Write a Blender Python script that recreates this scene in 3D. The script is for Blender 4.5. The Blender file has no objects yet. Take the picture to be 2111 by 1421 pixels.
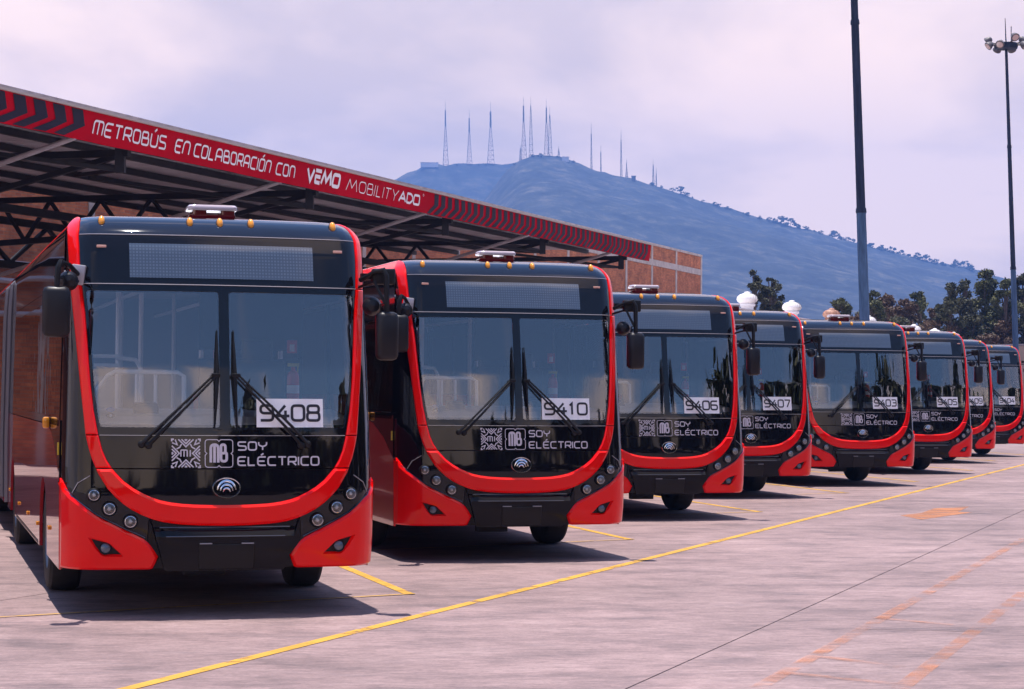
import bpy, bmesh, math, random
import numpy as np
from mathutils import Vector, Matrix
from mathutils.geometry import tessellate_polygon

SC = bpy.context.scene
COL = SC.collection
PI = math.pi
random.seed(7)
RNG = np.random.default_rng(11)

# ------------------------------------------------------------------ camera
FPX, TILT, ROLL, EYE = 4441.7, 0.0209, 0.0079, 1.838     # focal length in px of the 2111 px wide photo
PW, PH = 2111.0, 1421.0
cam = bpy.data.cameras.new('camera')
cam.sensor_fit = 'HORIZONTAL'
cam.sensor_width = 36.0
cam.lens = 36.0 * FPX / PW
cam.clip_start, cam.clip_end = 0.5, 30000
cam_o = bpy.data.objects.new('camera', cam)
COL.objects.link(cam_o)
fw = Vector((0, math.cos(TILT), math.sin(TILT)))
up = Vector((0, -math.sin(TILT), math.cos(TILT)))
rt = Vector((1, 0, 0))
r2 = rt * math.cos(ROLL) + up * math.sin(ROLL)
u2 = up * math.cos(ROLL) - rt * math.sin(ROLL)
m = Matrix(((r2.x, u2.x, -fw.x, 0), (r2.y, u2.y, -fw.y, 0), (r2.z, u2.z, -fw.z, EYE), (0, 0, 0, 1)))
cam_o.matrix_world = m
SC.camera = cam_o

# ------------------------------------------------------------------ sky, sun, exposure
SUN = Vector((-0.19, 0.31, 3.2)).normalized()
SC.view_settings.view_transform = 'Standard'
SC.view_settings.look = 'None'
SC.view_settings.gamma = 1.0
SC.view_settings.exposure = 0.82
SC.view_settings.use_curve_mapping = False

world = bpy.data.worlds.new('World')
SC.world = world
world.use_nodes = True
nt = world.node_tree
nt.nodes.clear()
def wn(t, **k):
    n = nt.nodes.new(t)
    for a, b in k.items():
        setattr(n, a, b)
    return n
sky = wn('ShaderNodeTexSky', sky_type='NISHITA', sun_disc=False)
sky.sun_elevation = math.asin(SUN.z)
sky.sun_rotation = math.atan2(SUN.x, SUN.y) % (2 * PI)
sky.altitude = 2200
sky.air_density, sky.dust_density, sky.ozone_density = 1.0, 0.6, 3.0
bg_sky = wn('ShaderNodeBackground'); bg_sky.inputs['Strength'].default_value = 0.15
bg_cld = wn('ShaderNodeBackground'); bg_cld.inputs['Strength'].default_value = 1.0
mixw = wn('ShaderNodeMixShader')
outw = wn('ShaderNodeOutputWorld')
tc = wn('ShaderNodeTexCoord')
sep = wn('ShaderNodeSeparateXYZ')
def wmath(op, a, b=None):
    n = wn('ShaderNodeMath', operation=op)
    for i, v in enumerate((a, b)):
        if v is None: continue
        if isinstance(v, (int, float)): n.inputs[i].default_value = v
        else: nt.links.new(v, n.inputs[i])
    return n.outputs[0]
nt.links.new(tc.outputs['Generated'], sep.inputs[0])
zc = wmath('ADD', wmath('MAXIMUM', sep.outputs['Z'], 0.0), 0.34)   # flattened dome, so far clouds crowd together
comb = wn('ShaderNodeCombineXYZ')
nt.links.new(wmath('DIVIDE', sep.outputs['X'], zc), comb.inputs[0])
nt.links.new(wmath('DIVIDE', sep.outputs['Y'], zc), comb.inputs[1])
mapw = wn('ShaderNodeMapping'); mapw.inputs['Location'].default_value = (20.3, 11.9, 0.0)
nt.links.new(comb.outputs[0], mapw.inputs[0])
def wnoise(scale, detail, rough, dist=0.0):
    n = wn('ShaderNodeTexNoise')
    n.inputs['Scale'].default_value = scale; n.inputs['Detail'].default_value = detail
    n.inputs['Roughness'].default_value = rough; n.inputs['Distortion'].default_value = dist
    nt.links.new(mapw.outputs[0], n.inputs['Vector'])
    return n.outputs['Fac']
cover = wnoise(0.85, 6.0, 0.55, 0.3)
edge = wnoise(1.9, 9.0, 0.62, 0.2)
shade = wnoise(2.3, 6.0, 0.55, 0.3)
mr = wn('ShaderNodeMapRange'); mr.interpolation_type = 'SMOOTHSTEP'
mr.inputs['From Min'].default_value = 0.51; mr.inputs['From Max'].default_value = 0.62
nt.links.new(cover, mr.inputs['Value'])
# the cover thickens towards the horizon all round, as broken cloud does
hz = wn('ShaderNodeMapRange'); hz.interpolation_type = 'SMOOTHSTEP'
hz.inputs['From Min'].default_value = 0.25; hz.inputs['From Max'].default_value = 0.285
hz.inputs['To Min'].default_value = 1.0; hz.inputs['To Max'].default_value = 0.0
nt.links.new(wmath('ADD', sep.outputs['Z'], wmath('MULTIPLY', wmath('SUBTRACT', 0.5, edge), 0.42)), hz.inputs['Value'])
cmask = wmath('MAXIMUM', mr.outputs[0], hz.outputs[0])
crmp = wn('ShaderNodeValToRGB')
crmp.color_ramp.elements[0].position = 0.38; crmp.color_ramp.elements[0].color = (0.70, 0.54, 0.445, 1)
crmp.color_ramp.elements[1].position = 0.60; crmp.color_ramp.elements[1].color = (1.10, 0.81, 0.60, 1)
nt.links.new(shade, crmp.inputs[0])
tint = wn('ShaderNodeMapRange'); tint.interpolation_type = 'SMOOTHSTEP'          # far low cloud is reddened by the dusty air
tint.inputs['From Min'].default_value = 0.14; tint.inputs['From Max'].default_value = 0.28
nt.links.new(sep.outputs['Z'], tint.inputs['Value'])
tmix = wn('ShaderNodeMix', data_type='RGBA', blend_type='MULTIPLY')
tcol = wn('ShaderNodeMix', data_type='RGBA')
tcol.inputs[6].default_value = (1, 1, 1, 1); tcol.inputs[7].default_value = (0.86, 0.98, 1.32, 1)
nt.links.new(tint.outputs[0], tcol.inputs[0])
tmix.inputs[0].default_value = 1.0
nt.links.new(crmp.outputs[0], tmix.inputs[6]); nt.links.new(tcol.outputs[2], tmix.inputs[7])
nt.links.new(tmix.outputs[2], bg_cld.inputs[0])
nt.links.new(sky.outputs[0], bg_sky.inputs[0])
nt.links.new(cmask, mixw.inputs[0])
nt.links.new(bg_sky.outputs[0], mixw.inputs[1])
nt.links.new(bg_cld.outputs[0], mixw.inputs[2])
nt.links.new(mixw.outputs[0], outw.inputs[0])

sun = bpy.data.lights.new('sun', 'SUN')
sun.energy = 4.2
sun.angle = math.radians(0.53)
sun.color = (1.0, 0.93, 0.88)
sun_o = bpy.data.objects.new('sun', sun)
COL.objects.link(sun_o)
sun_o.rotation_euler = SUN.to_track_quat('Z', 'Y').to_euler()
SC.cycles.volume_bounces = 0
SC.cycles.max_bounces = 8
SC.cycles.transparent_max_bounces = 16
SC.cycles.use_denoising = True
SC.cycles.caustics_reflective = False
SC.cycles.caustics_refractive = False

# ------------------------------------------------------------------ photo pixel -> direction (used to survey where things stand)
def ray(px, py):
    u = px - PW / 2; v = py - PH / 2
    d = fw * FPX + r2 * u - u2 * v
    return d / d.y
def at_y(px, py, Y):
    d = ray(px, py)
    return Vector((d.x * Y, Y, EYE + d.z * Y))
def on_ground(px, py):
    d = ray(px, py); k = -EYE / d.z
    return Vector((d.x * k, d.y * k, 0))
ROW = math.radians(19.6)                                   # direction of the bus row, the line and the canopy
RV = Vector((math.sin(ROW), math.cos(ROW), 0))
NV = Vector((-math.cos(ROW), math.sin(ROW), 0))            # to the canopy side
def rn(s, d, z=0.0):
    return RV * s + NV * d + Vector((0, 0, z))
def on_row(px, D, py=None):
    """s along the row where the pixel column meets the vertical plane at distance D; also z when py is given"""
    d = ray(px, py if py is not None else 700)
    k = D / (NV.x * d.x + NV.y)
    s = k * (RV.x * d.x + RV.y)
    return (s, EYE + d.z * k) if py is not None else s

# ------------------------------------------------------------------ materials
MATS = {}
def mat(name, color=(0.5, 0.5, 0.5), rough=0.5, metal=0.0, coat=0.0, spec=0.5, **k):
    if name in MATS: return MATS[name]
    M = bpy.data.materials.new(name); M.use_nodes = True
    b = M.node_tree.nodes['Principled BSDF']
    b.inputs['Base Color'].default_value = (*color, 1)
    b.inputs['Roughness'].default_value = rough
    b.inputs['Metallic'].default_value = metal
    b.inputs['Coat Weight'].default_value = coat
    b.inputs['Coat Roughness'].default_value = 0.03
    b.inputs['Specular IOR Level'].default_value = spec
    for a, v in k.items(): b.inputs[a].default_value = v
    MATS[name] = M
    return M
class NT:
    def __init__(s, M): s.t = M.node_tree; s.b = s.t.nodes.get('Principled BSDF')
    def n(s, typ, ins=None, **k):
        n = s.t.nodes.new(typ)
        for a, v in k.items(): setattr(n, a, v)
        for a, v in (ins or {}).items():
            if hasattr(v, 'is_linked') or isinstance(v, bpy.types.NodeSocket): s.t.links.new(v, n.inputs[a])
            else: n.inputs[a].default_value = v
        return n
    def l(s, a, b): s.t.links.new(a, b)
def vary(M, scale=4.0, amt=0.25, detail=5, rough_amt=0.0, bump=0.0, bump_scale=40.0, stretch=(1, 1, 1), coord='Object'):
    """uneven colour (wear, dirt), roughness and fine relief on a plain material"""
    N = NT(M); b = N.b
    col = tuple(b.inputs['Base Color'].default_value)
    co = N.n('ShaderNodeTexCoord').outputs[coord]
    mp = N.n('ShaderNodeMapping', {'Vector': co, 'Scale': stretch})
    no = N.n('ShaderNodeTexNoise', {'Vector': mp.outputs[0], 'Scale': scale, 'Detail': detail, 'Roughness': 0.6})
    rm = N.n('ShaderNodeValToRGB')
    rm.color_ramp.elements[0].position = 0.3; rm.color_ramp.elements[1].position = 0.7
    rm.color_ramp.elements[0].color = (*[c * (1 - amt) for c in col[:3]], 1)
    rm.color_ramp.elements[1].color = (*[min(1, c * (1 + amt)) for c in col[:3]], 1)
    N.l(no.outputs['Fac'], rm.inputs[0]); N.l(rm.outputs[0], b.inputs['Base Color'])
    if rough_amt:
        r0 = b.inputs['Roughness'].default_value
        mr_ = N.n('ShaderNodeMapRange', {'Value': no.outputs['Fac'], 'From Min': 0.3, 'From Max': 0.7, 'To Min': max(0, r0 - rough_amt), 'To Max': r0 + rough_amt})
        N.l(mr_.outputs[0], b.inputs['Roughness'])
    if bump:
        nb = N.n('ShaderNodeTexNoise', {'Vector': mp.outputs[0], 'Scale': bump_scale, 'Detail': 6.0})
        bp = N.n('ShaderNodeBump', {'Height': nb.outputs['Fac'], 'Strength': bump, 'Distance': 0.02})
        N.l(bp.outputs[0], b.inputs['Normal'])
    return M

RED = mat('red_paint', (0.90, 0.004, 0.003), 0.4, coat=0.6, spec=0.02)
vary(RED, 1.3, 0.06)
RED_SHADED = mat('shaded_red_paint', (0.34, 0.010, 0.014), 0.3, coat=1.0, spec=.15)  # the bus red, darkened so the colour carries the shade on the sides
BLK = mat('black_gloss_panel', (0.005, 0.0045, 0.007), 0.04, spec=0.4)
BLM = mat('black_bumper', (0.004, 0.004, 0.007), 0.08, spec=0.22)
VIS = mat('midnight_visor_paint', (0.008, 0.012, 0.026), 0.25, coat=1.0, spec=0.0)
PLA = mat('black_plastic', (0.006, 0.0055, 0.007), 0.45, spec=0.3)
vary(PLA, 6, 0.25, bump=0.15, bump_scale=160)
RUB = mat('tyre_rubber', (0.016, 0.014, 0.014), 0.8)
vary(RUB, 9, 0.4)
CHR = mat('chrome', (0.75, 0.75, 0.78), 0.12, metal=1.0)
SIL = mat('silver_grey_paint', (0.42, 0.40, 0.43), 0.35, metal=0.3)
GRY = mat('grey_plastic', (0.30, 0.29, 0.31), 0.5)
DASH = mat('dashboard_grey', (0.72, 0.70, 0.72), 0.6); vary(DASH, 3, 0.12)
SEAT = mat('seat_wine', (0.55, 0.03, 0.06), 0.6)
DARKI = mat('interior_dark', (0.03, 0.03, 0.035), 0.7)
FLOORM = mat('bus_floor_vinyl', (0.30, 0.30, 0.33), 0.6)
BULK = mat('bulkhead_grey', (0.34, 0.33, 0.37), 0.6)
LINER = mat('interior_liner', (0.60, 0.60, 0.62), 0.7)
WHITE = mat('white_print', (0.80, 0.78, 0.80), 0.5)
LOGO = mat('logo_print', (0.66, 0.62, 0.66), 0.4)
INK = mat('dark_ink', (0.015, 0.013, 0.02), 0.5)
AMB = mat('amber_lens', (0.85, 0.33, 0.015), 0.12, coat=0.6)
LENSR = mat('red_lens', (0.14, 0.004, 0.008), 0.12, coat=1.0)
BLUE = mat('blue_sticker', (0.03, 0.14, 0.55), 0.4)
YEL = mat('yellow_tag', (0.75, 0.5, 0.03), 0.5)
WROOFB = mat('white_bus_roof', (0.70, 0.69, 0.70), 0.5)
HOUS = mat('mirror_shell', (0.007, 0.006, 0.009), 0.4, spec=0.35)

def glass_mat(name, tint, ior):
    M = bpy.data.materials.new(name); M.use_nodes = True; MATS[name] = M
    t = M.node_tree; t.nodes.clear(); N = NT(M)
    tr = N.n('ShaderNodeBsdfTransparent', {'Color': (*tint, 1)})
    gl = N.n('ShaderNodeBsdfGlossy', {'Color': (1, 1, 1, 1), 'Roughness': 0.0})
    no = N.n('ShaderNodeTexNoise', {'Vector': N.n('ShaderNodeTexCoord').outputs['Object'], 'Scale': 1.3, 'Detail': 2.0})
    bp = N.n('ShaderNodeBump', {'Height': no.outputs['Fac'], 'Strength': 0.02, 'Distance': 0.1})
    N.l(bp.outputs[0], gl.inputs['Normal'])
    fr = N.n('ShaderNodeFresnel', {'IOR': ior})
    mx = N.n('ShaderNodeMixShader', {0: fr.outputs[0], 1: tr.outputs[0], 2: gl.outputs[0]})
    o = N.n('ShaderNodeOutputMaterial', {0: mx.outputs[0]})
    return M
GLASS = glass_mat('windscreen_glass', (0.92, 0.95, 0.96), 2.25)
DGLASS = glass_mat('tinted_side_glass', (0.80, 0.82, 0.85), 1.5)
LGLASS = glass_mat('lamp_glass', (0.9, 0.92, 0.95), 1.5)

def led_mat():
    M = mat('led_display', (0.05, 0.07, 0.10), 0.15, coat=1.0)
    N = NT(M)
    mp = N.n('ShaderNodeMapping', {'Vector': N.n('ShaderNodeTexCoord').outputs['Object'], 'Rotation': (PI / 2, 0, 0)})
    br = N.n('ShaderNodeTexBrick', {'Vector': mp.outputs[0], 'Scale': 1.0, 'Mortar Size': 0.006, 'Brick Width': 0.026, 'Row Height': 0.026,
        'Color1': (0.085, 0.115, 0.165, 1), 'Color2': (0.10, 0.13, 0.18, 1), 'Mortar': (0.058, 0.08, 0.118, 1)}, offset=0.0)
    N.l(br.outputs['Color'], N.b.inputs['Base Color'])
    return M
LED = led_mat()

# ------------------------------------------------------------------ object helpers
def obj(name, data, M=None, parent=None, loc=None):
    o = bpy.data.objects.new(name, data)
    COL.objects.link(o)
    if M is not None and data is not None and not data.materials: data.materials.append(M)
    if parent is not None: o.parent = parent
    if loc is not None: o.location = loc
    return o
def tag(o, label=None, cat=None, group=None, kind=None):
    if label: o['label'] = label
    if cat: o['category'] = cat
    if group: o['group'] = group
    if kind: o['kind'] = kind
    return o
def empty(name, loc=(0, 0, 0), parent=None):
    o = bpy.data.objects.new(name, None); COL.objects.link(o); o.location = loc
    o.empty_display_size = 0.2
    if parent is not None: o.parent = parent
    return o
def mesh_from(bm, name, smooth=True, angle=35):
    me = bpy.data.meshes.new(name)
    bm.to_mesh(me); bm.free()
    if smooth:
        for p in me.polygons: p.use_smooth = True
        me.set_sharp_from_angle(angle=math.radians(angle))
    return me
def pyd(name, v, f, smooth=False):
    me = bpy.data.meshes.new(name); me.from_pydata(v, [], f); me.update()
    if smooth:
        for p in me.polygons: p.use_smooth = True
        me.set_sharp_from_angle(angle=math.radians(40))
    return me
def copy_tree(o, parent=None):
    c = o.copy(); COL.objects.link(c); c.parent = parent
    for ch in list(o.children): copy_tree(ch, c)
    return c

class B:
    """collects boxes, tubes and lathes of ONE piece into one bmesh"""
    def __init__(s): s.bm = bmesh.new()
    def box(s, c, size, rot=None, bev=0.0):
        g = bmesh.ops.create_cube(s.bm, size=1.0)['verts']
        M4 = Matrix.Translation(c) @ (rot.to_4x4() if rot is not None else Matrix()) @ Matrix.Diagonal((*size, 1))
        bmesh.ops.transform(s.bm, matrix=M4, verts=g)
        if bev:
            es = list({e for v in g for e in v.link_edges})
            bmesh.ops.bevel(s.bm, geom=es, offset=bev, segments=2, affect='EDGES', profile=0.5)
        return s
    def beam(s, a, b, w, h=None, upv=(0, 0, 1)):
        a = Vector(a); b = Vector(b); d = (b - a); L = d.length; d.normalize(); h = h or w
        x = d.cross(Vector(upv)); 
        if x.length < 1e-4: x = d.cross(Vector((1, 0, 0)))
        x.normalize(); y = x.cross(d)
        R = Matrix((x, d, y)).transposed()
        return s.box((a + b) / 2, (w, L, h), R)
    def tube(s, pts, r, seg=8, caps=True):
        pts = [Vector(p) for p in pts]; rs = r if isinstance(r, (list, tuple)) else [r] * len(pts)
        rings = []; prev = None
        for i, p in enumerate(pts):
            d = (pts[min(i + 1, len(pts) - 1)] - pts[max(i - 1, 0)]).normalized()
            if prev is None:
                a = d.cross(Vector((0, 0, 1)))
                if a.length < 1e-3: a = d.cross(Vector((1, 0, 0)))
            else: a = prev - d * prev.dot(d)
            a.normalize(); prev = a; c = d.cross(a)
            rings.append([s.bm.verts.new(p + (a * math.cos(t) + c * math.sin(t)) * rs[i]) for t in [2 * PI * k / seg for k in range(seg)]])
        for q, w in zip(rings, rings[1:]):
            for k in range(seg): s.bm.faces.new((q[k], q[(k + 1) % seg], w[(k + 1) % seg], w[k]))
        if caps:
            s.bm.faces.new(rings[0][::-1]); s.bm.faces.new(rings[-1])
        return s
    def lathe(s, prof, M4=None, seg=24, close=True):
        """prof: (radius, height) list, spun about local z"""
        M4 = M4 or Matrix(); rings = []
        for r, h in prof:
            rings.append([s.bm.verts.new(M4 @ Vector((r * math.cos(t), r * math.sin(t), h))) for t in [2 * PI * k / seg for k in range(seg)]])
        for q, w in zip(rings, rings[1:]):
            for k in range(seg): s.bm.faces.new((q[k], q[(k + 1) % seg], w[(k + 1) % seg], w[k]))
        if close:
            if prof[0][0] > 1e-4: s.bm.faces.new(rings[0][::-1])
            if prof[-1][0] > 1e-4: s.bm.faces.new(rings[-1])
        return s
    def build(s, name, M=None, parent=None, smooth=True, angle=35, recalc=True):
        if recalc: bmesh.ops.recalc_face_normals(s.bm, faces=s.bm.faces[:])
        return obj(name, mesh_from(s.bm, name, smooth, angle), M, parent)
def sheet(name, pts, z, M, parent):
    return obj(name, pyd(name, [(p[0], p[1], z) for p in pts], [list(range(len(pts)))]), M, parent)

# ------------------------------------------------------------------ stroke lettering
def rnd(pts, r, closed=False, n=4):
    if r <= 0: return list(pts)
    out = []; N = len(pts)
    for i, p in enumerate(pts):
        if not closed and i in (0, N - 1): out.append(p); continue
        a = Vector(pts[(i - 1) % N]); b = Vector(p); c = Vector(pts[(i + 1) % N])
        u = a - b; v = c - b; k = min(r, u.length * .49, v.length * .49)
        p0 = b + u.normalized() * k; p2 = b + v.normalized() * k
        for j in range(n + 1):
            t = j / n
            q = p0 * (1 - t) ** 2 + b * 2 * t * (1 - t) + p2 * t * t
            out.append((q.x, q.y))
    return out
BOX = [(0, 0), (0, 1), (1, 1), (1, 0)]
GL = {  # (strokes, corner rounding, relative advance); a stroke flagged 'c' is closed
 'S': ([[(1, 1), (0, 1), (0, .52), (1, .48), (1, 0), (0, 0)]], .26, 1), 'O': ([('c', BOX)], .3, 1), '0': ([('c', BOX)], .3, 1),
 'Y': ([[(0, 1), (0, .62), (.5, .42), (1, .62), (1, 1)], [(.5, .42), (.5, 0)]], .2, 1),
 'E': ([[(1, 1), (0, 1), (0, 0), (1, 0)], [(0, .5), (.85, .5)]], .34, 1), 'L': ([[(0, 1), (0, 0), (.9, 0)]], .1, .9),
 'C': ([[(1, 1), (0, 1), (0, 0), (1, 0)]], .34, 1), 'T': ([[(0, 1), (1, 1)], [(.5, 1), (.5, 0)]], 0, 1),
 'R': ([[(0, 0), (0, 1), (1, 1), (1, .42), (0, .42)], [(.5, .42), (1, 0)]], .22, 1), 'I': ([[(0, 0), (0, 1)]], 0, 0.05),
 'A': ([[(0, 0), (0, 1), (1, 1), (1, 0)], [(0, .38), (1, .38)]], .4, 1), 'N': ([[(0, 0), (0, 1), (1, 1), (1, 0)]], .36, 1),
 'M': ([[(0, 0), (0, 1), (1, 1), (1, 0)], [(.5, 1), (.5, 0)]], .3, 1.35), 'U': ([[(0, 1), (0, 0), (1, 0), (1, 1)]], .32, 1),
 'B': ([[(0, .53), (.85, .53), (.85, 1), (0, 1), (0, 0), (1, 0), (1, .53), (.8, .53)]], .2, 1), 'V': ([[(0, 1), (.5, 0), (1, 1)]], 0, 1),
 'm': ([[(0, 0), (.18, 1), (.5, .25), (.82, 1), (1, 0)]], 0, 1.45), 'a': ([[(0, 0), (.5, 1), (1, 0)], [(.2, .34), (.8, .34)]], 0, 1.1),
 'e': ([[(1, 1), (0.02, 1)], [(.95, .5), (.1, .5), (.1, 0), (1, 0)]], .05, .9), 'y': ([[(0, 1), (.5, .45), (1, 1)], [(.5, .45), (.5, 0)]], 0, .95),
 'D': ([('c', [(0, 0), (0, 1), (.62, 1), (1, .72), (1, .28), (.62, 0)])], .12, 1), 'i': ([[(0, 0), (0, 1)]], 0, 0.05), 'l': ([[(0, 1), (0, 0), (.8, 0)]], 0, .75), 't': ([[(0, 1), (1, 1)], [(.5, 1), (.5, 0)]], 0, .85),
 'o': ([('c', BOX)], .5, 1.05), 'b': ([[(0, .53), (.85, .53), (.85, 1), (0, 1), (0, 0), (1, 0), (1, .53), (.8, .53)]], .25, .9),
 '1': ([[(.15, .8), (.5, 1), (.5, 0)]], 0, .7), '3': ([[(0, 1), (1, 1), (1, 0), (0, 0)], [(.25, .52), (1, .52)]], .28, 1),
 '4': ([[(.72, 1), (0, .3), (1.05, .3)], [(.74, .66), (.74, 0)]], 0, 1.02), '5': ([[(1, 1), (0, 1), (0, .56), (1, .56), (1, 0), (0, 0)]], .25, 1),
 '6': ([[(1, 1), (0, 1), (0, 0), (1, 0), (1, .54), (0, .54)]], .3, 1), '7': ([[(0, 1), (1, 1), (.45, 0)]], .1, 1),
 '8': ([('c', [(0, 0), (0, .53), (1, .53), (1, 0)]), ('c', [(.04, .53), (.04, 1), (.96, 1), (.96, .53)])], .25, 1),
 '9': ([[(1, .48), (0, .48), (0, 1), (1, 1), (1, 0), (0, 0)]], .3, 1)}
ACC = {'É': 'E', 'Ú': 'U', 'Ó': 'O'}
def stroke_polys(pts, w, closed=False):
    """quads along a polyline with mitred corners"""
    n = len(pts); P = [Vector(p) for p in pts]; Lf = []; Rt = []
    for i in range(n):
        if closed: a, b = P[i - 1], P[(i + 1) % n]
        else: a, b = P[max(i - 1, 0)], P[min(i + 1, n - 1)]
        d1 = (P[i] - a); d2 = (b - P[i])
        if d1.length < 1e-6: d1 = d2
        if d2.length < 1e-6: d2 = d1
        d1 = d1.normalized(); d2 = d2.normalized(); t = d1 + d2
        t = t.normalized() if t.length > 1e-4 else d1
        nn = Vector((-t.y, t.x)); k = 1 / max(.45, t.dot(d1))
        Lf.append(P[i] + nn * w / 2 * k); Rt.append(P[i] - nn * w / 2 * k)
    Q = []
    for i in range(n if closed else n - 1):
        j = (i + 1) % n
        Q.append([Lf[i], Lf[j], Rt[j], Rt[i]])
    return Q
def text_polys(txt, x0, x1, z0, z1, weight=0.13, gap=0.32, slant=0.0, space=0.6):
    """quads of a line of lettering that fills x0..x1, z0..z1 (cap height); weight relative to height"""
    H = z1 - z0; adv = []; 
    for ch in txt:
        adv.append(space if ch == ' ' else GL[ACC.get(ch, ch)][2])
    tot = sum(adv) + gap * (len(txt) - 1)
    sw = weight * H
    k = (x1 - x0 - sw) / tot; out = []; x = x0 + sw / 2
    for ch, a in zip(txt, adv):
        if ch != ' ':
            st, r, _ = GL[ACC.get(ch, ch)]; wd = a * k; hh = H - sw
            acc = [(False, [(.4, 1.2), (.72, 1.42)])] if ch in ACC else []
            for s in st:
                cl = isinstance(s, tuple); pts = s[1] if cl else s
                q = [(p[0] * wd, p[1] * hh) for p in pts]
                q = rnd(q, r * min(hh, max(wd, .01)), cl)
                acc.append((cl, [(p[0] / max(wd, 1e-9) if a > .06 else 0, p[1] / hh) for p in q]))
            for cl, pts in acc:
                pp = [(x + p[0] * wd + slant * p[1] * hh, z0 + sw / 2 + p[1] * hh) for p in pts]
                out += stroke_polys(pp, sw, cl)
        x += (a + gap) * k
    return out
def polys_mesh(name, Q, fn):
    v = []; f = []
    for q in Q:
        i = len(v); o = (len(f) % 9) * .00012; v += [fn(p[0], p[1], o) for p in q]; f.append(list(range(i, i + len(q))))
    me = pyd(name, v, f)
    return me
# ------------------------------------------------------------------ the bus: front surface y = F(x, z)
PROF = [(.30, .10), (.40, .05), (.55, .01), (.75, 0), (1.0, 0), (1.45, .05), (2.0, .13), (2.65, .25), (2.95, .33), (3.08, .40),
        (3.16, .49), (3.22, .62), (3.255, .78), (3.275, 1.0), (3.285, 1.3)]
_pz = np.array([p[0] for p in PROF]); _py = np.array([p[1] for p in PROF])
_zz = np.linspace(.3, 3.285, 300); _yy = np.interp(_zz, _pz, _py)
for _ in range(10):                                        # smooth the profile
    _yy[1:-1] = (_yy[:-2] + 2 * _yy[1:-1] + _yy[2:]) / 4
def halfw(z):
    b = float(np.interp(z, [.3, 1.2, 2.6, 3.02, 3.3], [1.266, 1.275, 1.25, 1.235, 1.22]))
    if z > 3.05:
        t = min(1, (z - 3.05) / .24); b -= .26 * (1 - math.sqrt(max(0, 1 - t * t)))
    return b
def F(x, z):
    x = abs(x); w = halfw(z); y = float(np.interp(z, _zz, _yy)) + x * x / 10.0
    t = x - (w - .24)
    if t > 0: y += .34 * (1 - math.sqrt(max(0, 1 - min(1, t / .24) ** 2)))
    return y
def FP(x, z, off=0.0):
    """point on the front skin, lifted by off along the skin's normal"""
    e = .004; w = halfw(z) - .006
    xc = max(-w, min(w, x))
    if off == 0: return Vector((xc, F(xc, z), z))
    gx = (F(min(w, xc + e), z) - F(max(-w, xc - e), z)) / (min(w, xc + e) - max(-w, xc - e)); gz = (F(xc, z + e) - F(xc, z - e)) / (2 * e)
    n = Vector((gx, -1, gz)).normalized()
    return Vector((xc, F(xc, z), z)) + n * off
def resample(pts, step, closed=True):
    out = []; N = len(pts)
    for i in range(N if closed else N - 1):
        a = Vector(pts[i]); b = Vector(pts[(i + 1) % N]); k = max(1, int(math.ceil((b - a).length / step)))
        out += [tuple(a + (b - a) * (j / k)) for j in range(k)]
    if not closed: out.append(tuple(pts[-1]))
    return out
def area2(p): return sum(p[i][0] * p[(i + 1) % len(p)][1] - p[(i + 1) % len(p)][0] * p[i][1] for i in range(len(p)))
def inset(pts, d):
    n = len(pts); s = 1 if area2(pts) > 0 else -1; out = []
    for i in range(n):
        a = Vector(pts[i - 1]); b = Vector(pts[i]); c = Vector(pts[(i + 1) % n])
        d1 = (b - a).normalized(); d2 = (c - b).normalized(); t = d1 + d2
        t = t.normalized() if t.length > .05 else d1
        k = min(2.0, 1 / max(.3, t.dot(d1)))
        q = b + Vector((-t.y, t.x)) * s * d * k
        out.append((q.x, q.y))
    return out
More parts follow.
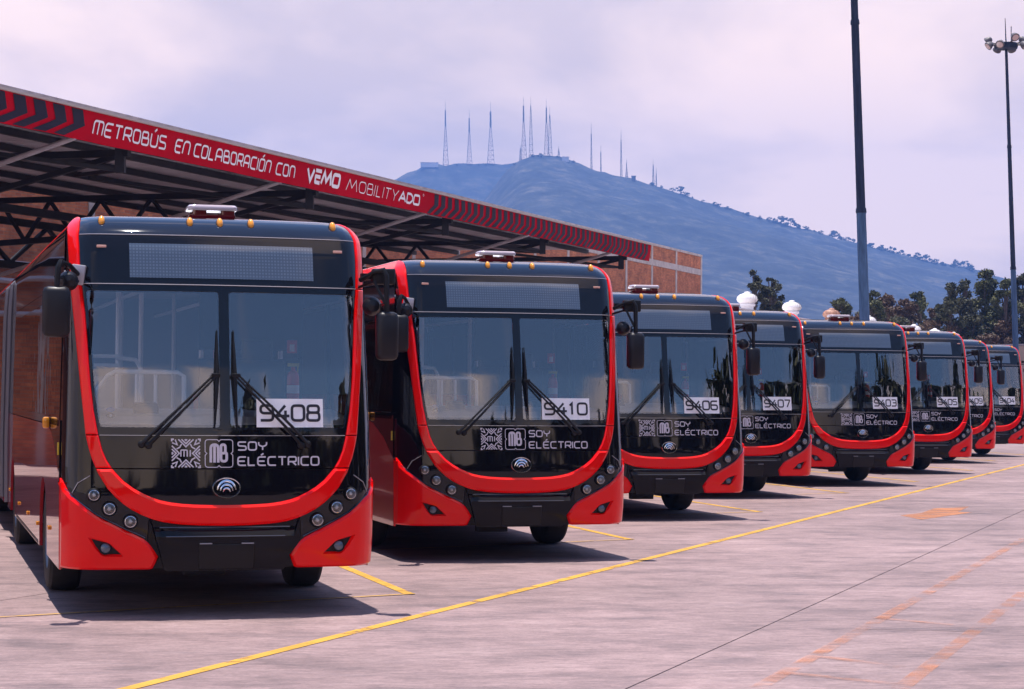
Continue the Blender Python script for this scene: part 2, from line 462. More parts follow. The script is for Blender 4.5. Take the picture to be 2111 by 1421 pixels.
def patch(name, outline, M, parent, off=0.0, bev=0.0, depth=0.03, holes=(), step=.05, hole_depth=.06, offfn=None, mirror=False):
    """a panel of the front skin: outline in (x, z), proud by off, with chamfered rim of width bev and a turned-back edge"""
    fn = (lambda x, z, o: FP(x, z, o + (offfn(x, z) if offfn else 0)))
    objs = None
    o1 = resample(outline, .03)
    i1 = inset(o1, bev) if bev else o1
    bm = bmesh.new()
    hs = [resample(h, .03) for h in holes]
    tri = tessellate_polygon([[Vector((x, z, 0)) for x, z in i1]] + [[Vector((x, z, 0)) for x, z in h] for h in hs])
    flat = list(i1) + [p for h in hs for p in h]
    vs = [bm.verts.new((x, 0, z)) for x, z in flat]
    for t in tri:
        try: bm.faces.new([vs[k] for k in t])
        except ValueError: pass
    xs = [p[0] for p in flat]; zs = [p[1] for p in flat]
    def cut(co, no):
        bmesh.ops.bisect_plane(bm, geom=bm.verts[:] + bm.edges[:] + bm.faces[:], dist=1e-5, plane_co=co, plane_no=no)
    x = math.ceil(min(xs) / step) * step
    xl = []
    while x < max(xs): xl.append(x); x += step
    for q in (1.0, 1.06, 1.11, 1.15, 1.18, 1.205, 1.225, 1.245, 1.26):
        for sg in (-1, 1):
            if min(xs) < q * sg < max(xs): xl.append(q * sg + .0013)
    for x in xl: cut((x, 0, 0), (1, 0, 0))
    zl = []; z = math.ceil(min(zs) / step) * step
    while z < max(zs): zl.append(z); z += step
    for q in (3.12, 3.17, 3.19, 3.21, 3.23, 3.245, 3.255, 3.265):
        if min(zs) < q < max(zs): zl.append(q + .0011)
    for z in zl: cut((0, 0, z), (0, 0, 1))
    bmesh.ops.dissolve_degenerate(bm, dist=1e-5, edges=bm.edges[:])
    for v in bm.verts: v.co = fn(v.co.x, v.co.z, off)
    bm.normal_update()
    for f in bm.faces:
        if f.normal.y > 0: f.normal_flip()
    base = off - depth
    sgn = area2(o1)
    def rim(a, b):
        n = len(a)
        for i in range(n):
            j = (i + 1) % n
            q = [a[i], a[j], b[j], b[i]]
            try: bm.faces.new(q if sgn > 0 else q[::-1])
            except ValueError: pass
    top = [bm.verts.new(fn(x, z, off)) for x, z in i1]
    if bev:
        mid = [bm.verts.new(fn(x, z, off - bev * .8)) for x, z in o1]
        rim(mid, top); top2 = [bm.verts.new(v.co) for v in mid]
    else: top2 = top
    bot = [bm.verts.new(fn(x, z, off - bev * .8 - depth)) for x, z in o1]
    rim(bot, top2)
    for h in hs:
        a = [bm.verts.new(fn(x, z, off)) for x, z in h]
        ih = inset(h, .012); b = [bm.verts.new(fn(x, z, off - hole_depth)) for x, z in ih]
        n = len(a); s2 = area2(h)
        for i in range(n):
            j = (i + 1) % n; q = [a[i], a[j], b[j], b[i]]
            bm.faces.new(q if s2 < 0 else q[::-1])
    me = mesh_from(bm, name, True, 30)
    return obj(name, me, M, parent)
def mirr(p): return [(-x, z) for x, z in p][::-1]

BI = [(1.085, 3.262), (1.12, 3.18), (1.143, 3.06), (1.138, 2.85), (1.125, 2.66), (1.10, 2.43), (1.07, 2.0), (1.058, 1.85), (1.035, 1.65), (1.0, 1.457),
      (.967, 1.33), (.935, 1.255), (.892, 1.185), (.805, 1.09), (.735, 1.037), (.668, .998), (.59, .961), (.52, .938), (.44, .921), (.345, .909), (.25, .903), (.12, .899), (0, .898)]
BO = [(1.20, 3.215), (1.212, 3.10), (1.212, 2.97), (1.205, 2.81), (1.195, 2.60), (1.162, 2.21), (1.131, 1.85), (1.092, 1.45), (1.072, 1.355), (1.047, 1.265),
      (1.0, 1.15), (.927, 1.03), (.87, .968), (.804, .908), (.735, .860), (.657, .82), (.58, .789), (.497, .766), (.42, .754), (.35, .746), (.2, .737), (0, .733)]
BT = [(1.268, 1.10), (1.225, 1.01), (1.18, .955), (1.08, .868), (1.02, .82), (.94, .776), (.86, .736), (.78, .698), (.70, .66), (.645, .632), (.605, .600), (.565, .548), (.528, .490), (.545, .445), (.568, .395)]
def inner_x(z):
    zz = [p[1] for p in BI][::-1]; xx = [p[0] for p in BI][::-1]
    return float(np.interp(z, zz, xx))
def strip_inside(z0, z1, g=.004, ztop=None):
    """outline between the two inner edges of the red band from z0 up to z1"""
    zs = sorted({z0, z1, *[p[1] for p in BI if z0 < p[1] < z1]})
    R = [(inner_x(z) - g, z) for z in zs]
    return R + [(-x, z) for x, z in R[::-1]]

def side_prism(name, out, M, parent, sgn, thick=.03, inner=False):
    """a panel of the bus side: outline in (y, z), lying on x = +-halfw(z)"""
    tri = tessellate_polygon([[Vector((a, b, 0)) for a, b in out]])
    v = [(sgn * halfw(b), a, b) for a, b in out] + [(sgn * (halfw(b) - thick), a, b) for a, b in out]
    n = len(out); f = [list(t) for t in tri] + [[q + n for q in t[::-1]] for t in tri] + [[i, (i + 1) % n, (i + 1) % n + n, i + n] for i in range(n)]
    bm = bmesh.new(); vv = [bm.verts.new(c) for c in v]
    for q in f:
        try: bm.faces.new([vv[k] for k in q])
        except ValueError: pass
    bmesh.ops.recalc_face_normals(bm, faces=bm.faces[:])
    return obj(name, mesh_from(bm, name, True, 30), M, parent)

def fillet(p, r): return rnd(p, r, True, 3)

def make_bus():
    root = empty('articulated_bus')
    # --- front skin
    patch('roof_visor', strip_inside(3.076, 3.262), VIS, root, off=.0)
    patch('header_panel', strip_inside(2.668, 3.068), BLK, root, off=-.002)
    patch('mask_panel', strip_inside(1.192, 1.446), BLK, root, off=-.001)
    patch('nose_panel', strip_inside(.898, 1.182), BLK, root, off=-.002)
    # red U band, cut by the panel joints
    def band_piece(z0, z1):
        def seg(P, sgn):
            zz = [p[1] for p in P][::-1]; xx = [p[0] for p in P][::-1]
            zl = sorted({z0, z1, *[p[1] for p in P if z0 < p[1] < z1]})
            return [(float(np.interp(z, zz, xx)), z) for z in zl]
        return seg(BI, 1) + seg(BO, 1)[::-1]
    zc0 = 1.187
    for z0, z1 in ((1.456, 2.66), (1.191, 1.449)):
        p = band_piece(z0, z1)
        patch('red_band', p, RED, root, off=.016, bev=.012)
        patch('red_band', mirr(p), RED, root, off=.016, bev=.012)
    def top_band():
        a = [(x, z) for x, z in BI if z > 2.67]; b = [(x, z) for x, z in BO if z > 2.67]
        return [(1.1262, 2.668)] + a[::-1] + [(1.15, 3.255)] + b + [(1.198, 2.668)]
    p = top_band()
    patch('red_band', p, RED, root, off=.012, bev=.008); patch('red_band', mirr(p), RED, root, off=.012, bev=.008)
    a = [(float(np.interp(1.183, [q[1] for q in BI][::-1], [q[0] for q in BI][::-1])), 1.183)] + [q for q in BI if q[1] < 1.18]
    b = [(float(np.interp(1.183, [q[1] for q in BO][::-1], [q[0] for q in BO][::-1])), 1.183)] + [q for q in BO if q[1] < 1.18]
    U = a + mirr(a[:-1]) + [(-x, z) for x, z in b] + b[:-1][::-1]
    patch('red_band', U, RED, root, off=.030, bev=.022)
    # black corner panels outside the band, down to the bumper
    out = [(halfw(z) - .008, z) for z in (1.11, 1.3, 1.45, 1.6, 1.9, 2.2, 2.5, 2.75, 2.95, 3.05, 3.1, 3.14)]
    bo = [q for q in BO if q[1] < 3.15]
    seamp = [(.592, .786)]
    cp = out + [(x + .004, z) for x, z in bo if x > .60] + [(.607, .795), (.618, .604)] + [(x + .003, z + .006) for x, z in BT[:10][::-1]]
    cp_hole = []
    patch('corner_panel', cp, BLK, root, off=-.004); patch('corner_panel', mirr(cp), BLK, root, off=-.004)
    for s in (-1, 1):                                       # panel joint and lamp trim lines
        def sx(p): return [(s * x, z) for x, z in p]
        b = B()
        b.tube([FP(x, z, .004) for x, z in sx([(1.235, 1.02), (1.19, .965), (1.08, .878), (1.02, .832), (.94, .788), (.86, .748), (.76, .70), (.68, .665), (.63, .64)])], .006, 6)
        b.build('lamp_trim', mat('blue_trim_and_highlight', (.015, .035, .07), .2, coat=1.0), root)
        b = B(); b.tube([FP(x, z, .002) for x, z in sx([(1.19, .99), (1.15, 1.07), (1.06, 1.13)])], .004, 6); b.build('lamp_trim', GRY, root)
        # head lamps
        for (x, z, r) in ((1.03, .978, .037), (.91, .87, .040), (.748, .77, .040)):
            q = FP(s * x, z, .004); n = (FP(s * x, z, .05) - q).normalized()
            n = (n * .35 + Vector((0, -1, 0)) * .65).normalized()
            T = Matrix.Translation(q) @ n.to_track_quat('Z', 'Y').to_matrix().to_4x4()
            T = T @ Matrix.Translation((0, 0, .022))
            b = B(); b.lathe([(r * 1.62, -.05), (r * 1.50, -.012), (r * 1.30, .006), (r * 1.14, .004), (r * 1.10, -.006)], T, 28, False)
            hl = b.build('headlight', PLA, root)
            b = B(); b.lathe([(r * 1.12, .004), (r * 1.04, .0055), (r * .98, .002), (r * .85, -.012), (r * .5, -.026), (.0005, -.03)], T, 28, False); b.build('reflector', CHR, hl)
            b = B(); b.lathe([(r * .46, -.026), (r * .46, -.010), (r * .30, .000), (.0005, .004)], T, 20, False); b.build('projector_lens', mat('lamp_lens', (.88, .86, .82), .06, coat=1.0), hl)
            b = B(); b.lathe([(r * 1.06, .004), (r * .6, .010), (.0005, .012)], T, 24, False); b.build('glass', LGLASS, hl)
    # bumper corners with the fog lamp pockets
    fog = [(1.07, .648), (.98, .625), (.905, .602), (.85, .552), (.79, .497), (.955, .497), (1.012, .553)]
    bc = BT + [(.60, .388), (1.0, .386), (1.262, .386)]
    bpatch = []
    for s in (1, -1):
        g = (lambda p: p) if s == 1 else mirr
        bp = patch('bumper_corner', g(bc), RED, root, off=.022, bev=.020, holes=[g(fillet(fog, .02))], hole_depth=.03)
        patch('fog_pocket', g([(1.10, .66), (.90, .62), (.77, .485), (.96, .485), (1.03, .55)]), PLA, root, off=-.006, depth=.004)
        q = FP(s * .937, .557, -.008); n = Vector((s * .12, -1, .05)).normalized()
        T = Matrix.Translation(q) @ n.to_track_quat('Z', 'Y').to_matrix().to_4x4()
        b = B(); b.lathe([(.052, -.01), (.052, .012), (.045, .018), (.040, .012)], T, 24, False); fl = b.build('fog_light', PLA, root)
        b = B(); b.lathe([(.041, .002), (.039, .012), (.025, .022), (.0005, .026)], T, 24, False); b.build('lens', mat('fog_lens', (.07, .09, .13), .08, coat=1.0), fl)
        side_blk = [(.600, .788), (.612, .604), (.566, .55), (.520, .490), (.537, .445), (.558, .395), (.482, .392)]
        patch('bumper_joint_panel', g(side_blk), BLM, root, off=.004)
    cb = [(-.472, .392), (.472, .392), (.588, .782)] + [(x, z - .006) for x, z in BO if x < .585] + [(-x, z - .006) for x, z in BO[::-1] if 0 < x < .585] + [(-.588, .782)]
    def cbo(x, z):
        return .045 * max(0, min(1, (.705 - z) / .05)) - .012 * max(0, min(1, (abs(x) - .47) / .05)) * (1 if z > .66 else .3)
    def cb_step(x, z): return cbo(x, z)
    patch('bumper_centre', cb, BLM, root, off=.0, step=.025, offfn=cb_step)
    for zt_, oo in ((.722, .004), (.655, .052)):
        b = B(); xr = .52 if zt_ > .7 else .47
        b.tube([FP(x, zt_, oo) for x in np.linspace(-xr, xr, 25)], .0055, 6); b.build('bumper_highlight', mat('blue_trim_and_highlight'), root)  # blue tubes added as painted highlights along the bumper ledges
    lic = [(-.21, .405), (.222, .405), (.222, .592), (-.21, .592)]
    patch('plate_holder', lic, PLA, root, off=.058, bev=.006, offfn=None, depth=.03)
    for x in (-.16, .17):
        q = FP(x, .598, .055); B().box(q, (.10, .012, .010), None, .003).build('plate_clip', GRY, root)
    # --- windscreen
    zt, zb = 2.612, 1.512
    def side_x(z): return inner_x(z) - .022
    zs = [zb, 1.6, 1.75, 1.85, 2.0, 2.2, 2.43, zt]
    ro = [(.034, zb)] + [(side_x(z), z) for z in zs] + [(.034, zt)]
    panes = []
    lo = [(-.042, zb)] + [(-.042, zt)] + [(-side_x(z), z) for z in zs[::-1]]
    for o_ in (ro, lo):
        panes.append(patch('windscreen', o_, GLASS, root, off=-.006, depth=.004))
    # printed dark border and the middle post
    full = strip_inside(1.454, 2.66)
    patch('windscreen_frame', full, BLK, root, off=-.003, depth=.02, holes=[fillet(ro, .03), fillet(lo, .03)], hole_depth=.012)
    # destination display
    patch('destination_display', [(-.748, 2.718), (.748, 2.718), (.75, 2.998), (-.75, 2.998)], LED, root, off=.0015, depth=.006)
    for s in (-1, 1):
        q = FP(s * .967, 2.968, .004)
        B().box(q, (.078, .012, .022), None, .005).build('marker_light', mat('marker_lens', (.75, .42, .33), .2, coat=.5), root)
    # seams: fine bright lines
    for z, xr in ((3.072, 1.13), (2.664, 1.12)):
        b = B(); b.tube([FP(x, z, .001) for x in np.linspace(-xr, xr, 31)], .0035, 6); b.build('seam_strip', SIL, root)
    b = B(); b.tube([FP(x, 1.4505, -.001) for x in np.linspace(-.99, .99, 25)], .0028, 6); b.build('seam_strip', GRY, root)
    # amber roof lamps
    for x in (-.953, -.245, .0, .258, .96):
        z = 3.183; q = FP(x, z, .0); n = (FP(x, z, .05) - q).normalized(); n = (n * .5 + Vector((0, -.5, 0))).normalized()
        T = Matrix.Translation(q) @ n.to_track_quat('Z', 'Y').to_matrix().to_4x4()
        b = B(); b.lathe([(.030, -.01), (.031, .004), (.027, .010)], T @ Matrix.Diagonal((1, 1.8, 1, 1)), 20); ml = b.build('roof_lamp', PLA, root)
        b = B(); b.lathe([(.026, .008), (.0255, .022), (.020, .034), (.010, .041), (.0005, .043)], T @ Matrix.Diagonal((1, 1.85, 1, 1)), 20, False); b.build('lens', AMB, ml)
    # beacon on the roof
    bz = 3.287
    b = B()
    def rr(w, d, r): return fillet([(-w, -d), (w, -d), (w, d), (-w, d)], r)
    def slabs(levels, name, M, par):
        v = []; f = []; n = None
        for (w, d, r, z) in levels:
            p = rr(w, d, r); n = len(p); v += [(a + .02, c + 1.22, z) for a, c in p]
        for k in range(len(levels) - 1):
            for i in range(n): f.append([k * n + i, k * n + (i + 1) % n, (k + 1) * n + (i + 1) % n, (k + 1) * n + i])
        f.append(list(range(n))[::-1]); f.append([(len(levels) - 1) * n + i for i in range(n)])
        return obj(name, pyd(name, v, f, True), M, par)
    be = slabs([(.185, .11, .05, bz - .03), (.20, .12, .05, bz + .005), (.20, .12, .05, bz + .018)], 'beacon', LENSR, root)
    for dx in (-.11, .13): 
        slabs([(.06, .115, .03, bz + .018), (.06, .115, .03, bz + .055)], 'post', LENSR, be).location = (dx, 0, 0)
    slabs([(.205, .125, .05, bz + .053), (.212, .132, .05, bz + .062), (.212, .132, .05, bz + .085), (.195, .12, .05, bz + .100)], 'lens_cover', mat('beacon_cover', (.62, .52, .56), .18, coat=1.0), be)
    # --- emblem
    b = B(); b.tube([FP(.004 + .108 * math.cos(t), 1.033 + .078 * math.sin(t), .006) for t in np.linspace(0, 2 * PI, 37)], .0055, 6, False)
    em = b.build('emblem', CHR, root)
    b = B()
    for k, (rx, rz, w) in enumerate(((.078, .072, .012), (.054, .050, .010), (.030, .028, .009))):
        b.tube([FP(.004 + rx * math.cos(t), .995 + rz * 1.35 * math.sin(t), .008) for t in np.linspace(.08 * PI, .92 * PI, 19)], [w * (.25 + .75 * math.sin(t)) for t in np.linspace(.08 * PI, .92 * PI, 19)], 6)
    b.build('arcs', CHR, em)
    # --- lettering on the mask
    fn = lambda x, z, o: FP(x, z, .0035 + o)
    Q = text_polys('SOY', .092, .335, 1.330, 1.405, .16, .30)
    obj('lettering', polys_mesh('lettering', Q, fn), LOGO, root)
    Q = text_polys('ELÉCTRICO', .090, .768, 1.207, 1.286, .155, .30)
    obj('lettering', polys_mesh('lettering', Q, fn), LOGO, root)
    # badge with the two letters
    x0, x1, z0, z1 = -.170, .059, 1.194, 1.422; xm = (x0 + x1) / 2; zm = (z0 + z1) / 2; t = .012
    def notch(x0, x1, z0, z1):
        n = .014
        return [(x0, z0), (xm - n, z0), (xm, z0 + n), (xm + n, z0), (x1, z0), (x1, zm - n), (x1 - n, zm), (x1, zm + n), (x1, z1), (xm + n, z1), (xm, z1 - n), (xm - n, z1), (x0, z1), (x0, zm + n), (x0 + n, zm), (x0, zm - n)]
    pts = notch(x0 + .004, x1 - .004, z0 + .004, z1 - .004)
    pts2 = []
    for i, p in enumerate(pts):
        if p in ((x0 + .004, z0 + .004), (x1 - .004, z0 + .004), (x1 - .004, z1 - .004), (x0 + .004, z1 - .004)):
            r = rnd([pts[i - 1], p, pts[(i + 1) % len(pts)]], .025); pts2 += r[1:-1]
        else: pts2.append(p)
    Q = stroke_polys(pts2, .0065, True)
    # M: three stems joined by round shoulders; B heavy
    Q += stroke_polys(rnd([(-.121, 1.236), (-.121, 1.378), (-.062, 1.378), (-.062, 1.236)], .03), .021)
    Q += stroke_polys([(-.0915, 1.236), (-.0915, 1.372)], .021)
    Q += stroke_polys(rnd([(-.030, 1.31), (-.005, 1.312), (-.005, 1.378), (-.040, 1.378), (-.040, 1.246), (.006, 1.246), (.006, 1.312), (-.012, 1.312)], .022), .021)
    obj('badge', polys_mesh('badge', Q, fn), LOGO, root)
    # square zig-zag badge
    cx_, cz_, hs = -.3175, 1.309, .115
    Q = []
    def T_(u, v, k):
        for _ in range(k): u, v = -v, u
        return (cx_ + u * hs, cz_ + v * hs)
    for k in range(4):
        for d in (0.0, .22, .44):                          # nested chevrons pointing to the centre
            a = .52 - d
            if a > .06: Q += stroke_polys([T_(-a, .965, k), T_(0, .965 - a * .98, k), T_(a, .965, k)] if d < .01 else [T_(-a, .965, k), T_(0, .965 - a, k), T_(a, .965, k)], .0105)
        for d, L_ in ((0.0, .30), (.22, .20)):                         # corner angles
            c = .90 - d
            Q += stroke_polys([T_(c - L_ * .55, .95 - 0, k), T_(.60 - d * .6, .60 - d * .6, k), T_(.95, c - L_ * .55, k)], .0105) if d == 0 else stroke_polys([T_(.30, .64, k), T_(.42, .42, k), T_(.64, .30, k)], .0105)
        Q += stroke_polys([T_(.82, .97, k), T_(.97, .97, k), T_(.97, .82, k)], .012)
    q0 = .26 * hs
    Q += stroke_polys(rnd([(cx_ - .040, cz_ - .026), (cx_ - .040, cz_ + .026), (cx_ + .010, cz_ + .026), (cx_ + .010, cz_ - .026)], .008), .010)
    Q += stroke_polys([(cx_ - .015, cz_ - .026), (cx_ - .015, cz_ + .026)], .010)
    Q += stroke_polys([(cx_ + .034, cz_ - .026), (cx_ + .034, cz_ + .026)], .010)
    obj('zigzag_badge', polys_mesh('zigzag_badge', Q, fn), LOGO, root)
    # --- wipers
    for s in (-1, 1):
        off = .018
        def P(x, z, o=0.0): return FP(x, z, off + o)
        piv = [(.61 * s, 1.372), (.665 * s, 1.380)]
        tip = (.070 * s, 1.928)
        w = B()
        for k, pv in enumerate(piv):
            e = (tip[0] + s * (.022 * k), tip[1] + .008 * k)
            w.tube([P(*pv, .01), P(pv[0] * .75 + e[0] * .25, pv[1] * .75 + e[1] * .25, .045), P((pv[0] + e[0]) / 2, (pv[1] + e[1]) / 2, .05), P(*e, .03)], [.017, .012, .010, .009], 6)
        wo = w.build('wiper', PLA, root)
        w = B()
        for pv in piv: 
            c = P(*pv, -.005); w.lathe([(.030, 0), (.028, .02), (.014, .028)], Matrix.Translation(c) @ Vector((0, -1, .1)).to_track_quat('Z', 'Y').to_matrix().to_4x4(), 14)
        w.build('pivot', PLA, wo)
        w = B(); w.tube([P(.066 * s, 2.292, .002), P(.069 * s, 2.1, .012), P(*tip, .018), P(.080 * s, 1.7, .012), P(.090 * s, 1.512, .002)], [.005, .013, .020, .012, .006], 6)
        w.box(P(tip[0] + .01 * s, tip[1], .03), (.07, .03, .03), None, .006)
        w.build('blade', PLA, wo)
    # --- mirrors
    for s in (-1, 1):
        zc_ = 2.42 if s < 0 else 2.27; xc = 1.345 if s < 0 else 1.335; yc = .03 if s < 0 else .16
        b = B(); b.box((s * xc, yc, zc_), (.215 if s < 0 else .185, .13, .40), Matrix.Rotation(s * .1, 3, 'Z'), .045)
        mi = b.build('mirror', HOUS, root, angle=50)
        b = B(); b.box((s * xc, yc + .066, zc_), (.17, .006, .34), Matrix.Rotation(s * .1, 3, 'Z')); b.build('mirror_glass', CHR, mi)
        b = B()
        zt_ = 2.815
        b.tube([(s * 1.16, .40, 2.74), (s * 1.24, .20, 2.80), (s * (xc - .03), yc, zt_), (s * (xc - .01), yc - .01, zt_ - .05), (s * xc, yc, zc_ + .18)], [.022, .02, .022, .026, .022], 8)
        b.tube([(s * 1.15, .42, 2.68), (s * 1.24, .22, 2.72), (s * (xc - .02), yc, zc_ + .27)], .013, 6)
        b.tube([(s * (xc - .055), yc, zc_ + .19), (s * (xc - .055), yc, zc_ + .26), (s * (xc + .02), yc, zc_ + .28)], .008, 6)
        b.build('arm', PLA, mi)
        b = B()
        if s < 0:
            q = FP(-1.135, 2.73, .02); b.box(q, (.115, .06, .165), Matrix.Rotation(-.25, 3, 'Z') @ Matrix.Rotation(.12, 3, 'Y'), .012); b.build('bracket', SIL, mi)
        else:
            b.box((1.325, .28, 2.765), (.19, .10, .13), None, .015); b.build('bracket', PLA, mi)
            b = B(); b.box((1.21, .40, 2.77), (.10, .05, .05)).build('bracket_stub', PLA, mi)
        b = B(); b.lathe([(.0005, .075), (.05, .06), (.075, .02), (.08, -.02), (.07, -.03)], Matrix.Translation((s * (xc - .10 * s * s), yc + .12, zc_ + .25)) @ Matrix.Rotation(PI / 2, 4, 'X'), 18, False)
        b.build('wide_angle_mirror', HOUS, mi)
    # --- number placard behind the glass is added per bus
    # --- sides, roof
    Yj, Yr0, Yr1 = 9.8, 11.1, 18.0
    axles = (2.69, 8.55, 15.2)
    def arch(c, r=.56, z0=.36):
        return [(c + r * math.cos(t), .46 + r * math.sin(t)) for t in np.linspace(PI + .18, -.18, 15)]
    for s in (-1, 1):
        a1 = arch(axles[0]); a2 = arch(axles[1])
        low = [(.56, .36)] + a1 + a2 + [(Yj, .36), (Yj, 1.5), (2.3, 1.5), (1.7, 1.45), (1.1, 1.3), (.56, 1.08)]
        side_prism('side_panel', low, RED_SHADED, root, s)
        a3 = arch(axles[2])
        side_prism('side_panel', [(Yr0, .36)] + a3 + [(Yr1, .36), (Yr1, 1.5), (Yr0, 1.5)], RED_SHADED, root, s)
        side_prism('front_quarter', [(.57, 1.095), (1.1, 1.31), (1.7, 1.46), (2.3, 1.51), (2.3, 1.56), (.60, 1.56)], BLK, root, s, .028)
        # window band: posts and rails round each pane
        def bandw(y0, y1, n):
            side_prism('window_rail', [(y0, 1.51), (y1, 1.51), (y1, 1.58), (y0, 1.58)], BLK, root, s, .028)
            side_prism('window_rail', [(y0, 2.60), (y1, 2.60), (y1, 2.70), (y0, 2.70)], BLK, root, s, .028)
            wdt = (y1 - y0) / n
            for k in range(n + 1):
                c = y0 + k * wdt
                a, b_ = max(y0, c - .05), min(y1, c + .05)
                side_prism('window_post', [(a, 1.58), (b_, 1.58), (b_, 2.60), (a, 2.60)], BLK, root, s, .028)
            for k in range(n):
                a, b_ = y0 + k * wdt + .05, y0 + (k + 1) * wdt - .05
                side_prism('side_window', [(a, 1.582), (b_, 1.582), (b_, 2.598), (a, 2.598)], DGLASS, root, s, .012)
        bandw(.68, 2.3, 1); bandw(2.3, Yj, 5); bandw(Yr0, Yr1, 4)
        # small amber side markers and a lamp
        for yy, zz in ((1.75, .62), (3.5, .55), (5.2, .55), (7.0, .55), (9.2, .60)):
            b = B(); b.box((s * (halfw(zz) + .008), yy, zz), (.02, .09, .035), None, .006); b.build('side_marker', AMB, root)
        b = B(); b.box((s * (halfw(1.4) + .03), 1.9, 1.52), (.06, .10, .10), None, .02); b.build('turn_lamp', AMB, root)
        b = B(); b.box((s * (halfw(1.2) + .004), .62, 1.33), (.012, .03, .10)); b.build('door_tag', YEL, root)
        # front sill strip, bright
        side_prism('skirt_trim', [(3.4, .365), (7.7, .365), (7.7, .40), (3.4, .40)], SIL, root, s * 1.0, .034)
    # cross section of the roof shell, from rail to rail
    sec = [(halfw(z), z) for z in (3.155, 3.17, 3.19, 3.23, 3.255, 3.268)]
    for s in (-1, 1):
        for y0, y1, fr in ((0, Yj, True), (Yr0, Yr1, False)):
            zl = [2.695, 2.8, 2.9, 3.0, 3.05, 3.1, 3.153]
            v = []
            for z in zl: v += [(s * halfw(z), F(halfw(z) - .006, z) if fr else y0, z), (s * halfw(z), y1, z)]
            obj('cant_rail', pyd('cant_rail', v, [[2 * i, 2 * i + 1, 2 * i + 3, 2 * i + 2] for i in range(len(zl) - 1)], True), BLK, root)
    def shell(y0, y1, name, M, front=False):
        def strip(nm, sc, mt):
            v = []; n = len(sc)
            for (x, z) in sc: v.append((x, (F(abs(x) - .006, min(z, 3.284)) if front else y0), z))
            v += [(x, y1, z) for x, z in sc]
            return obj(nm, pyd(nm, v, [[i, i + 1, n + i + 1, n + i] for i in range(n - 1)], True), mt, root)
        strip(name, sec, M); strip(name, [(-x, z) for x, z in sec[::-1]], M)
        top = [(halfw(3.268), 3.268), (halfw(3.277), 3.277), (.85, 3.286), (.5, 3.288), (0, 3.288)]
        strip('roof_top', top + [(-x, z) for x, z in top[:-1][::-1]], WROOFB)
    shell(0, Yj, 'roof_shell', RED, True); shell(Yr0, Yr1, 'roof_shell', RED)
    # front corner wrap: closes the skin to the sides below the rail
    for s in (-1, 1):
        v = []; zl = np.linspace(1.075, 2.72, 30)
        for z in zl: v += [FP(s * (halfw(z) - .007), z, -.01), Vector((s * (halfw(z) - .002), .72, z))]
        obj('corner_return', pyd('corner_return', v, [[2 * i, 2 * i + 1, 2 * i + 3, 2 * i + 2] for i in range(len(zl) - 1)], True), BLK, root)
        v = []; zl = np.linspace(.36, 1.075, 12)
        for z in zl: v += [FP(s * (halfw(z) - .007), z, .0), Vector((s * (halfw(z) - .003), .60, z))]
        obj('corner_return', pyd('corner_return', v, [[2 * i, 2 * i + 1, 2 * i + 3, 2 * i + 2] for i in range(len(zl) - 1)], True), RED, root)
    # bellows
    b = B(); nf = 14
    v = []; f = []; ring = [(halfw(z) - .04, z) for z in (.5, 1.2, 2.0, 2.7, 3.0, 3.15)] + [(.8, 3.2), (-.8, 3.2)] + [(-(halfw(z) - .04), z) for z in (3.15, 3.0, 2.7, 2.0, 1.2, .5)]
    n = len(ring)
    for k in range(2 * nf + 1):
        y = Yj + (Yr0 - Yj) * k / (2 * nf); q = 1.0 if k % 2 == 0 else .945
        v += [(x * q, y, z if z < 2.9 else z - (1 - q) * 2) for x, z in ring]
    for k in range(2 * nf):
        for i in range(n - 1): f.append([k * n + i, k * n + i + 1, (k + 1) * n + i + 1, (k + 1) * n + i])
    obj('bellows', pyd('bellows', v, f), mat('bellows_fabric', (.05, .045, .055), .8), root)
    for y in (Yj - .02, Yr0 + .02):
        b = B()
        b.tube([(-halfw(.45) - .01, y, .42), (-halfw(1.2) - .01, y, 1.2), (-halfw(2.6) - .01, y, 2.7), (-halfw(3.05) - .005, y, 3.06), (-1.0, y, 3.29), (0, y, 3.30), (1.0, y, 3.29), (halfw(3.05) + .005, y, 3.06), (halfw(2.6) + .01, y, 2.7), (halfw(1.2) + .01, y, 1.2), (halfw(.45) + .01, y, .42)], .035, 8)
        b.build('joint_frame', mat('joint_grey', (.16, .15, .17), .5), root)
    obj('rear_panel', pyd('rear_panel', [(-1.22, Yr1, .4), (1.22, Yr1, .4), (1.22, Yr1, 3.2), (-1.22, Yr1, 3.2)], [[0, 1, 2, 3]]), RED_SHADED, root)
    # chassis and floor
    B().box((0, 5.2, .46), (2.36, 8.9, .10)).build('chassis', DARKI, root); B().box((0, 14.5, .46), (2.36, 6.8, .10)).build('chassis', DARKI, root)
    B().box((0, .62, .40), (2.1, .55, .05)).build('chassis', DARKI, root)
    B().box((-.02, 1.15, .30), (.35, .12, .10), None, .01).build('tow_bracket', DARKI, root)
    for s in (-1, 1):
        for yy in axles: B().box((s * .84, yy, .62), (.04, 1.15, .55)).build('wheel_housing', DARKI, root)
    # wheels
    def wheel(s, yy):
        w = empty('wheel', (s * 1.09, yy, .478), root)
        R = Matrix.Rotation(PI / 2 * s, 4, 'Y')
        b = B(); b.lathe([(.285, -.14), (.40, -.150), (.452, -.138), (.472, -.11), (.478, -.05), (.478, .05), (.472, .11), (.452, .138), (.40, .150), (.285, .14)], R, 40, False)
        b.build('tyre', RUB, w, angle=28)
        b = B()
        for k in range(4):
            r_ = [(.4795, -.085 + k * .045), (.4795, -.055 + k * .045)]
        b.lathe([(.292, .14), (.285, .10), (.27, .02), (.16, -.01), (.15, .07), (.13, .09), (.0005, .095)], R, 32, False); b.build('rim', mat('steel_rim', (.30, .29, .30), .4, metal=.7), w)
        b = B()
